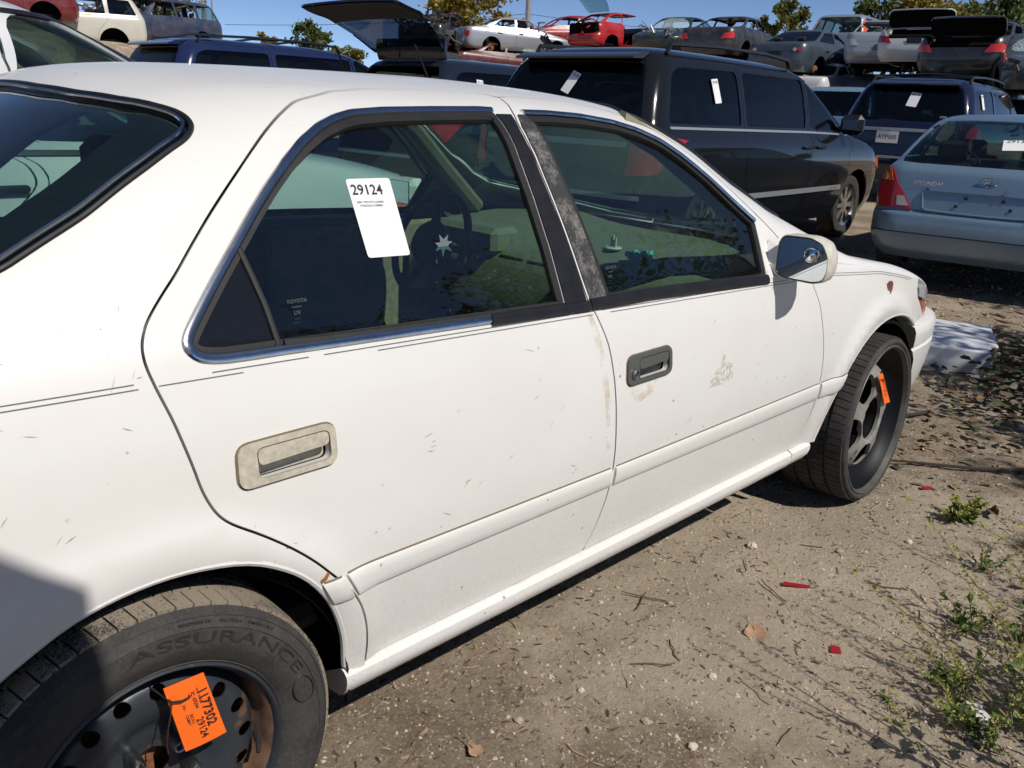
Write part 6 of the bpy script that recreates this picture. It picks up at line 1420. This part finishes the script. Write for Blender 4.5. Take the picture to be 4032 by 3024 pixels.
# white wrapped bundle
def bundle():
    nb, nr = 26, 26; V = []; F = []; ca, sa = cos(radians(20)), sin(radians(20))
    for i in range(nr+1):
        for j in range(nb):
            u = i/nr*2-1; a = 2*pi*j/nb; cx, cy = cos(a), sin(a); ex = .30; rx = .38*(abs(cx)**ex)*(1 if cx > 0 else -1); ry = .24*(abs(cy)**ex)*(1 if cy > 0 else -1)
            if u < .3: k = 1.0; z = (u+1)/1.3*.155
            else: k = max(.001, 1-((u-.3)/.7)**1.5); z = .155+.03*(1-k)**.6
            w = noise.noise(Vector((rx*7*k, ry*7*k, z*14)))*.018; x, y, zz = rx*k*(1+w*2), ry*k*(1+w*2), z+w*(.5+k)
            V.append((x*ca-y*sa, x*sa+y*ca, zz))
    for i in range(nr):
        for j in range(nb): F.append((i*nb+j, i*nb+(j+1) % nb, (i+1)*nb+(j+1) % nb, (i+1)*nb+j))
    return V, F
V, F = bundle(); bo = mesh_obj('wrapped_bundle', V, F, simple('white plastic wrap', (.72, .74, .78), .35, var=.08, vscale=9, bmp=.4, bscale=30)); bo.location = (5.05, -.36, gh(5.05, -.36)-.01)
tag(bo, 'white plastic-wrapped bundle lying on the ground ahead of the saloon', 'bundle')
# dry curled leaf, red shards, litter
def curled_leaf(s, loc, rot, mat, label):
    r = random.Random(3); n = 13; V = [(0, 0, .004)]; out = []
    for i in range(22):
        a = 2*pi*i/22; rr = s*(.55+.45*abs(cos(a*1.5)))*(1+.08*r.uniform(-1, 1)); out.append((rr*cos(a), rr*.78*sin(a)))
    for k in (.5, 1.0):
        for x, y in out: V.append((x*k, y*k, .004+s*.42*(abs(y*k)/s)**1.6+.10*s*sin(x*k/s*3)))
    F = [(0, 1+i, 1+(i+1) % 22) for i in range(22)]+[(1+i, 23+i, 23+(i+1) % 22, 1+(i+1) % 22) for i in range(22)]
    t = thing('dead_leaf', label, 'leaf', loc, (0, 0, rot)); mesh_obj('leaf_blade', V, F, mat, t); MB().tube([(s*.2, 0, .008), (s*.9, s*.05, .02), (s*1.5, s*.16, .03)], .0013, 5).build('leaf_stalk', mat, t)
curled_leaf(.042, (1.561, -1.106, gh(1.561, -1.106)), radians(35), simple('dry leaf', (.36, .22, .13), .8, var=.2, vscale=60), 'large dry brown leaf curled on the dirt')
curled_leaf(.024, (.66, -.93, gh(.66, -.93)), radians(80), simple('dry leaf', (.36, .22, .13), .8, var=.2, vscale=60), 'small pale curled leaf at the bottom edge')
M_SHARD = simple('red plastic shard', (.30, .012, .016), .25, coat=.4)
for (x, y), poly, lb in (((1.885, -1.06), [(-.045, -.007), (.04, -.012), (.045, .002), (-.04, .009)], 'long red plastic shard on the dirt'), ((1.656, -1.298), [(-.018, -.014), (.012, -.016), (.016, .008), (-.006, .016)], 'short dark red plastic shard on the dirt'), ((2.95, -1.05), [(-.03, -.01), (.03, -.006), (.02, .012), (-.02, .01)], 'red plastic shard in the leaf shade')):
    o = MB().prism(poly, 0, .003).build('plastic_shard', M_SHARD, None, smooth=False); o.location = (x, y, gh(x, y)+.004); o.rotation_euler = (.12, .1, radians(-42)); tag(o, lb, 'shard')
o = MB().box((0, 0, .012), (.075, .055, .022), .008).build('foam_scrap', simple('dirty white foam', (.62, .60, .56), .8, var=.15, vscale=40), None); o.location = (1.66, -1.66, gh(1.66, -1.66)); o.rotation_euler = (.15, .1, .7); tag(o, 'dirty white foam scrap among the weeds', 'scrap')
def stone(s, seed):
    r = random.Random(seed); V = []; F = []; nb = 9
    for i in range(6):
        ph = pi*i/5
        for j in range(nb):
            a = 2*pi*j/nb; d = Vector((sin(ph)*cos(a), sin(ph)*sin(a), cos(ph)*.7)); k = s*(1+.35*noise.noise(d*1.7+Vector((seed, 0, 0)))); V.append(d*k)
    for i in range(5):
        for j in range(nb): F.append((i*nb+j, (i+1)*nb+j, (i+1)*nb+(j+1) % nb, i*nb+(j+1) % nb))
    return V, F
for k, (x, y, s) in enumerate(((1.994, -.84, .019), (.803, -.927, .011), (1.30, -1.14, .012), (1.03, -1.13, .011), (1.05, -1.25, .012), (1.36, -1.26, .011), (2.45, -1.18, .013), (2.2, -1.05, .011), (1.0, -.95, .009), (1.5, -.86, .009))):
    V, F = stone(s, k); o = mesh_obj('stone', V, F, PM[k % 2], smooth=False); o.location = (x, y, gh(x, y)+s*.35); tag(o, 'pale stone '+['casting a shadow between the sill and the long red shard', 'lying nearest the rear tyre', 'left of the large dry leaf', 'alone at the bottom centre of the dirt', 'lowest one near the bottom edge', 'just below the short red shard', 'near the green weed by the front wheel', 'halfway between front tyre and long red shard', 'close to the small pale leaf', 'beside the sill shadow under the front door'][k], 'stone', 'stones on the dirt')
# weeds ------------------------------------------------------------------
WM = [simple('weed green', (.10, .145, .03), .8), simple('weed yellow green', (.28, .29, .07), .8), simple('weed stem', (.20, .15, .07), .8)]
def weed(loc, n, hgt, label, seed, bushy=1.0, lean=(0, 0), ls=1.0):
    r = random.Random(seed); t = thing('weed_plant', label, 'weed', (loc[0], loc[1], gh(loc[0], loc[1])-.005), (0, 0, 0)); S_ = MB(); LG = MB(); LY = MB()
    def leaf(m, p, d, s):
        d = Vector(d).normalized(); w = d.orthogonal().normalized(); q = Matrix.Rotation(r.uniform(0, 6.28), 3, d); w = q @ w; nrm = d.cross(w)
        m.add([p, p+d*s*.5+w*s*.26+nrm*s*.08, p+d*s, p+d*s*.5-w*s*.26+nrm*s*.08], [(0, 1, 2, 3)])
    for k in range(n):
        a = r.uniform(0, 2*pi); out = r.uniform(.15, .75); L = hgt*r.uniform(.5, 1.1); p = Vector((r.gauss(0, .018), r.gauss(0, .018), 0)); d = Vector((cos(a)*out+lean[0], sin(a)*out+lean[1], 1)).normalized(); pts = []
        N = 9
        for i in range(N):
            pts.append(p.copy()); d = (d+Vector((r.uniform(-.12, .12), r.uniform(-.12, .12), -.06))).normalized(); 
            if i > 0:
                for _ in range(int((3 if i < N*.55 else 7)*bushy)):
                    dd = Vector((r.uniform(-1, 1), r.uniform(-1, 1), r.uniform(-.2, .9))); pp = p+d*(L/N)*r.random()
                    if i < N*.5: leaf(LG, pp, dd, r.uniform(.014, .034)*ls)
                    else: leaf(LY, pp+dd.normalized()*.004, dd, r.uniform(.005, .012)*ls)
            p = p+d*(L/N)
        S_.tube(pts, [.0022*(1-.75*i/N)*ls for i in range(N)], 4, cap=False)
    S_.build('stems', WM[2], t)['kind'] = 'stuff'; LG.build('leaves', WM[0], t, smooth=False)['kind'] = 'stuff'; LY.build('flower_spikes', WM[1], t, smooth=False)['kind'] = 'stuff'; return t
weed((2.771, -1.247), 10, .11, 'small bright green weed ahead of the front wheel', 1, 1.6, ls=1.5)
weed((2.10, -1.66), 7, .30, 'tall yellow-green weed near the right edge with thin spikes', 2, 1.0, (.0, .12))
weed((1.72, -1.78), 12, .20, 'bushy yellow-green weed in the bottom right corner', 3, 1.5, (0, .1), 1.2)
weed((1.72, -1.60), 8, .20, 'leaning yellow-green weed left of the foam scrap', 4, 1.2, (-.1, .3))
weed((1.92, -1.74), 9, .26, 'dense weed rising behind the foam scrap', 5, 1.3, (0, .1), 1.1)
weed((2.38, -1.72), 8, .28, 'sparse weed by the right edge behind the dense one', 6, .9, (.0, .15))
weed((2.45, -1.42), 5, .16, 'thin low weed between the tall weed and the front wheel', 7, .8)
weed((2.05, -1.50), 6, .17, 'low spiky weed beside the tall one near the red shard', 8, 1.1, (-.1, .1), 1.1)
weed((1.60, -1.68), 9, .15, 'low weed left of the bottom right corner', 9, 1.3, (-.1, .2), 1.1)
weed((2.0, -1.86), 10, .30, 'tall bushy weed cut by the right edge', 10, 1.4, (0, .12), 1.3)
weed((2.75, -1.70), 8, .24, 'weed in the shade at the right edge', 11, 1.1, (0, .1), 1.2)
for k, (x, y, hgt) in enumerate(((1.42, -2.06, .82), (1.75, -2.12, .95), (2.1, -2.15, .90), (2.5, -2.2, .9))):
    weed((x, y), 15, hgt, 'tall seeding weed outside the right of the picture, '+['nearest', 'second', 'third', 'last'][k]+' of the row', 20+k, 1.3, (0, .22), 1.7)['group'] = 'tall weeds beside the camera'
def dry_cover():
    V = []; F = []; mi = []; r = random.Random(9)
    def q(p, d, s, w, m):
        d = Vector(d).normalized(); o = d.orthogonal().normalized(); o = Matrix.Rotation(r.uniform(0, 6.28), 3, d) @ o; b0 = len(V)
        V.extend([tuple(p-o*w), tuple(p+o*w), tuple(p+d*s+o*w*.4), tuple(p+d*s-o*w*.4)]); F.append((b0, b0+1, b0+2, b0+3)); mi.append(m)
    for _ in range(360):
        x = r.uniform(1.45, 3.6); y = -1.44-.10*(x-1.5)*(x < 2.4)-abs(r.gauss(0, .26)); 
        if y < -2.3: continue
        z = gh(x, y); L = r.uniform(.03, .17)*(1 if x < 3 else .8); d = Vector((r.uniform(-.9, .9), r.uniform(-.9, .9), r.uniform(.25, 1))).normalized(); p = Vector((x, y, z)); c = r.choice((0, 1, 2, 2, 3))
        for k in range(6):
            q(p, d, L/6*1.05, .0011, 2 if c != 3 else 3)
            if c < 2:
                for _ in range(4): q(p+d*L/6*r.random(), (r.uniform(-1, 1), r.uniform(-1, 1), r.uniform(-.3, .8)), r.uniform(.004, .013), .0022, c)
            p = p+d*L/6; d = (d+Vector((r.uniform(-.25, .25), r.uniform(-.25, .25), -.12))).normalized()
    me = bpy.data.meshes.new('ground_weeds'); me.from_pydata(V, [], F)
    for m_ in (WM[1], WM[0], simple('dry stalk', (.30, .22, .12), .9), simple('red stalk', (.16, .07, .05), .9)): me.materials.append(m_)
    me.polygons.foreach_set('material_index', mi); o = bpy.data.objects.new('ground_weeds', me); COL.objects.link(o); return tag(o, 'thin strip of dry low weeds along the right edge', 'weeds', kind='stuff')
dry_cover()
# trees ------------------------------------------------------------------
def leafmat(name, c1, c2, tr=.25):
    m, nt, n, l, b = _mat(name); t = tex_noise(n, l, 1.6, 4, .7); t2 = tex_noise(n, l, 9, 2, .7)
    c = mixc(n, l, ramp(n, l, t.outputs['Fac'], [(.36, 0.), (.64, 1.)]).outputs[0], c1, c2); c = mixc(n, l, ramp(n, l, t2.outputs['Fac'], [(.35, .5), (.6, 0.)]).outputs[0], c, tuple(x*.55 for x in c1))
    l.new(c, b.inputs['Base Color']); b.inputs['Roughness'].default_value = .6
    tb = n.new('ShaderNodeBsdfTranslucent'); l.new(c, tb.inputs[0]); mx = n.new('ShaderNodeMixShader'); mx.inputs[0].default_value = tr
    l.new(b.outputs[0], mx.inputs[1]); l.new(tb.outputs[0], mx.inputs[2]); l.new(mx.outputs[0], n['Material Output'].inputs['Surface']); return m
LF_Y = leafmat('autumn yellow foliage', (.17, .14, .02), (.36, .27, .03)); LF_G = leafmat('green foliage', (.05, .085, .018), (.12, .14, .03)); LF_YG = leafmat('yellow green foliage', (.10, .115, .02), (.24, .21, .035)); LF_P = leafmat('pale dry foliage', (.14, .13, .06), (.26, .23, .11))
M_BARK = simple('tree bark', (.10, .08, .065), .95, var=.4, vscale=8)
def tree(name, label, base, top, rx, rz, mat, seed, leaves=2600, ls=.22, trunk=.18, clumps=34, group=None, fill=1.0):
    r = random.Random(seed); g = np.random.default_rng(seed)
    t = thing(name, label, 'tree', base, (0, 0, 0), group); H = top; T_ = MB(); cz = H-rz
    pts = [(0, 0, -.2), (r.uniform(-.1, .1), r.uniform(-.1, .1), cz*.5), (r.uniform(-.2, .2), r.uniform(-.2, .2), cz), (0, 0, cz+rz*.6)]
    T_.tube(pts, [trunk, trunk*.8, trunk*.55, trunk*.15], 8)
    C = []
    for k in range(clumps):
        a = r.uniform(0, 2*pi); u = r.uniform(-.9, 1); rr = sqrt(max(0, 1-u*u))*r.uniform(.35, 1.0); c = Vector((rx*rr*cos(a), rx*rr*sin(a), cz+rz*u*r.uniform(.6, 1))); C.append((c, r.uniform(.5, 1.2)))
        z0 = max(cz*.45, min(cz, c.z-.8*rz)); st = Vector((0, 0, z0)); mid = st.lerp(c, .55)+Vector((0, 0, .08*rz))
        T_.tube([st, mid, c], [trunk*.28, trunk*.16, trunk*.05], 5, cap=False)
    T_.build('trunk', M_BARK, t)
    n = leaves; ci = g.integers(0, len(C), n); cen = np.array([tuple(C[i][0]) for i in ci]); sc = np.array([C[i][1] for i in ci])[:, None]*np.array([rx, rx, rz])*.26*fill
    P = cen+g.normal(size=(n, 3))*sc*.6
    A = g.normal(size=(n, 3)); A /= np.linalg.norm(A, axis=1)[:, None]; Bv = np.cross(A, g.normal(size=(n, 3))); Bv /= np.linalg.norm(Bv, axis=1)[:, None]; s = ls*g.uniform(.5, 1.25, size=(n, 1))
    V = np.stack([P-A*s*.5, P+Bv*s*.3, P+A*s*.5, P-Bv*s*.3], 1).reshape(-1, 3); F = np.arange(4*n).reshape(-1, 4)
    me = bpy.data.meshes.new('crown'); me.from_pydata(V.tolist(), [], F.tolist()); link_mesh('crown', me, mat, t); return t
def far_tree(name, label, cx, cy, w, h, depth, mat, seed, **k):
    P = at_px(cx, cy, depth); rx = w*1.8228/CAM_F*depth/2; rz = h*1.8228/CAM_F*depth/2; bz = 1.0
    return tree(name, label, (P.x, P.y, bz), P.z+rz-bz, rx, rz, mat, seed, group='trees behind the stacked wrecks', **k)
far_tree('yellow_tree', 'large autumn yellow tree left of the utility pole', 1008, 12, 195, 110, 52, LF_Y, 1, leaves=4200, ls=.34)
far_tree('young_tree', 'sparse yellow-green tree tallest of the pair above the charcoal wreck', 1705, 52, 86, 96, 48, LF_YG, 2, leaves=2400, ls=.30, clumps=22, fill=.8)
far_tree('young_tree', 'short yellow-green tree left of the taller one above the wrecks', 1650, 72, 62, 62, 49, LF_YG, 3, leaves=1100, ls=.28, clumps=16, fill=.8)
far_tree('broad_tree', 'green broad tree left of the yellow ones at the right', 1895, 60, 140, 100, 46, LF_G, 4, leaves=5200, ls=.32)
far_tree('yellow_tree', 'yellow-topped tree behind the white open-boot car', 1990, 48, 135, 112, 46, LF_Y, 5, leaves=4800, ls=.30)
far_tree('broad_tree', 'olive tree between the yellow tree and the right corner', 2085, 58, 110, 96, 48, LF_YG, 6, leaves=3600, ls=.30)
far_tree('broad_tree', 'dark green tree in the top right corner', 2178, 48, 125, 110, 44, LF_G, 7, leaves=5000, ls=.28)
far_tree('bushy_tree', 'small green bushy tree left of the raised tailgate', 668, 88, 84, 76, 60, LF_G, 8, leaves=2200, ls=.34)
far_tree('yellow_bush', 'tiny yellow bush left of the green bushy tree', 572, 88, 46, 34, 62, LF_Y, 9, leaves=900, ls=.30, clumps=12)
far_tree('hedge_bush', 'low olive bush right of the green bushy tree', 752, 122, 90, 40, 58, LF_YG, 10, leaves=1500, ls=.30, clumps=18)
far_tree('pale_tree', 'thin pale tree above the blue off-roader wreck', 355, 14, 165, 90, 44, LF_P, 11, leaves=1300, ls=.22, clumps=40, fill=.9)
far_tree('pale_tree', 'small pale yellow tree left of the thin pale one', 292, 22, 56, 60, 44, LF_Y, 12, leaves=420, ls=.24, clumps=14)
# thicket on the saloon's near side: shades the verge and shows in the window reflections
for k, (x, y, H, rx, rz) in enumerate(((4.75, -4.1, 4.5, 1.15, 1.45), (6.1, -4.3, 4.2, 1.1, 1.3), (3.6, -5.6, 4.6, 1.2, 1.3), (7.6, -3.9, 4.4, 1.2, 1.5), (5.4, -3.0, 2.4, .8, .8), (2.4, -6.6, 4.9, 1.3, 1.4))):
    tree('sapling', 'leafy sapling at the verge '+['opposite the white bundle', 'beyond the white bundle', 'behind the row opposite the front door', 'farthest along beside the hatchback', 'lowest and closest to the track', 'farthest back opposite the doors'][k], (x, y, GZ), H, rx, rz, LF_G, 40+k, leaves=1500, ls=.105, trunk=.045, clumps=46, group='saplings at the verge', fill=.7)
# poles and wires
def pole(dx, depth, r, label, top=14, lean=0.):
    P = at_px(dx, 60, depth); t = thing('utility_pole', label, 'pole', (P.x, P.y, .5)); MB().tube([(0, 0, 0), (lean, 0, top)], [r, r*.85], 10).build('shaft', simple('weathered pole', (.26, .27, .28), .8, var=.2, vscale=3), t)
    MB().tube([(lean, -1.1, top-.6), (lean, 1.1, top-.6)], .06, 6).build('crossarm', M_BARK, t); return P
pole(1140, 70, .26, 'grey utility pole above the silver sedan wreck'); pole(443, 70, .20, 'slim grey pole above the blue off-roader wreck'); pole(461, 60, .07, 'thin dark mast beside the slim grey pole')
for k, (a, b) in enumerate(((((486, 53), (1139, 30))), ((1139, 30), (1700, 75)))):
    A, B_ = at_px(*a, 70), at_px(*b, 70); pts = [A.lerp(B_, i/10)+Vector((0, 0, -.9*(1-(2*i/10-1)**2)*.35)) for i in range(11)]
    tag(MB().tube(pts, .018, 4, cap=False).build('overhead_wire', M_BLACK, None), ['overhead wire left of the utility pole', 'overhead wire right of the utility pole'][k], 'wire')
# unseen board, added and shaped only to cast the shadow on the rear wing
t = 1.9; bx, by, bz = -.073+SUN.x/SUN.z*t, -.88+SUN.y/SUN.z*t, .652+t
o = thing('shadow_caster_board', 'tall weathered plywood board on posts standing behind the camera', 'board', (bx-.55, by, GZ)); MB().prism([(-.6, .75), (.55, .75), (.55, bz-GZ), (-.6, bz-GZ+1.25)], -.012, .012, Matrix.Rotation(radians(90), 4, 'X')).build('panel', simple('weathered plywood', (.30, .25, .19), .85, var=.25, vscale=8), o, smooth=False)
for x in (-.5, .48): MB().box((x, .05, (bz-GZ-.5)/2), (.07, .07, bz-GZ-.5), .004).build('post', M_BARK, o)
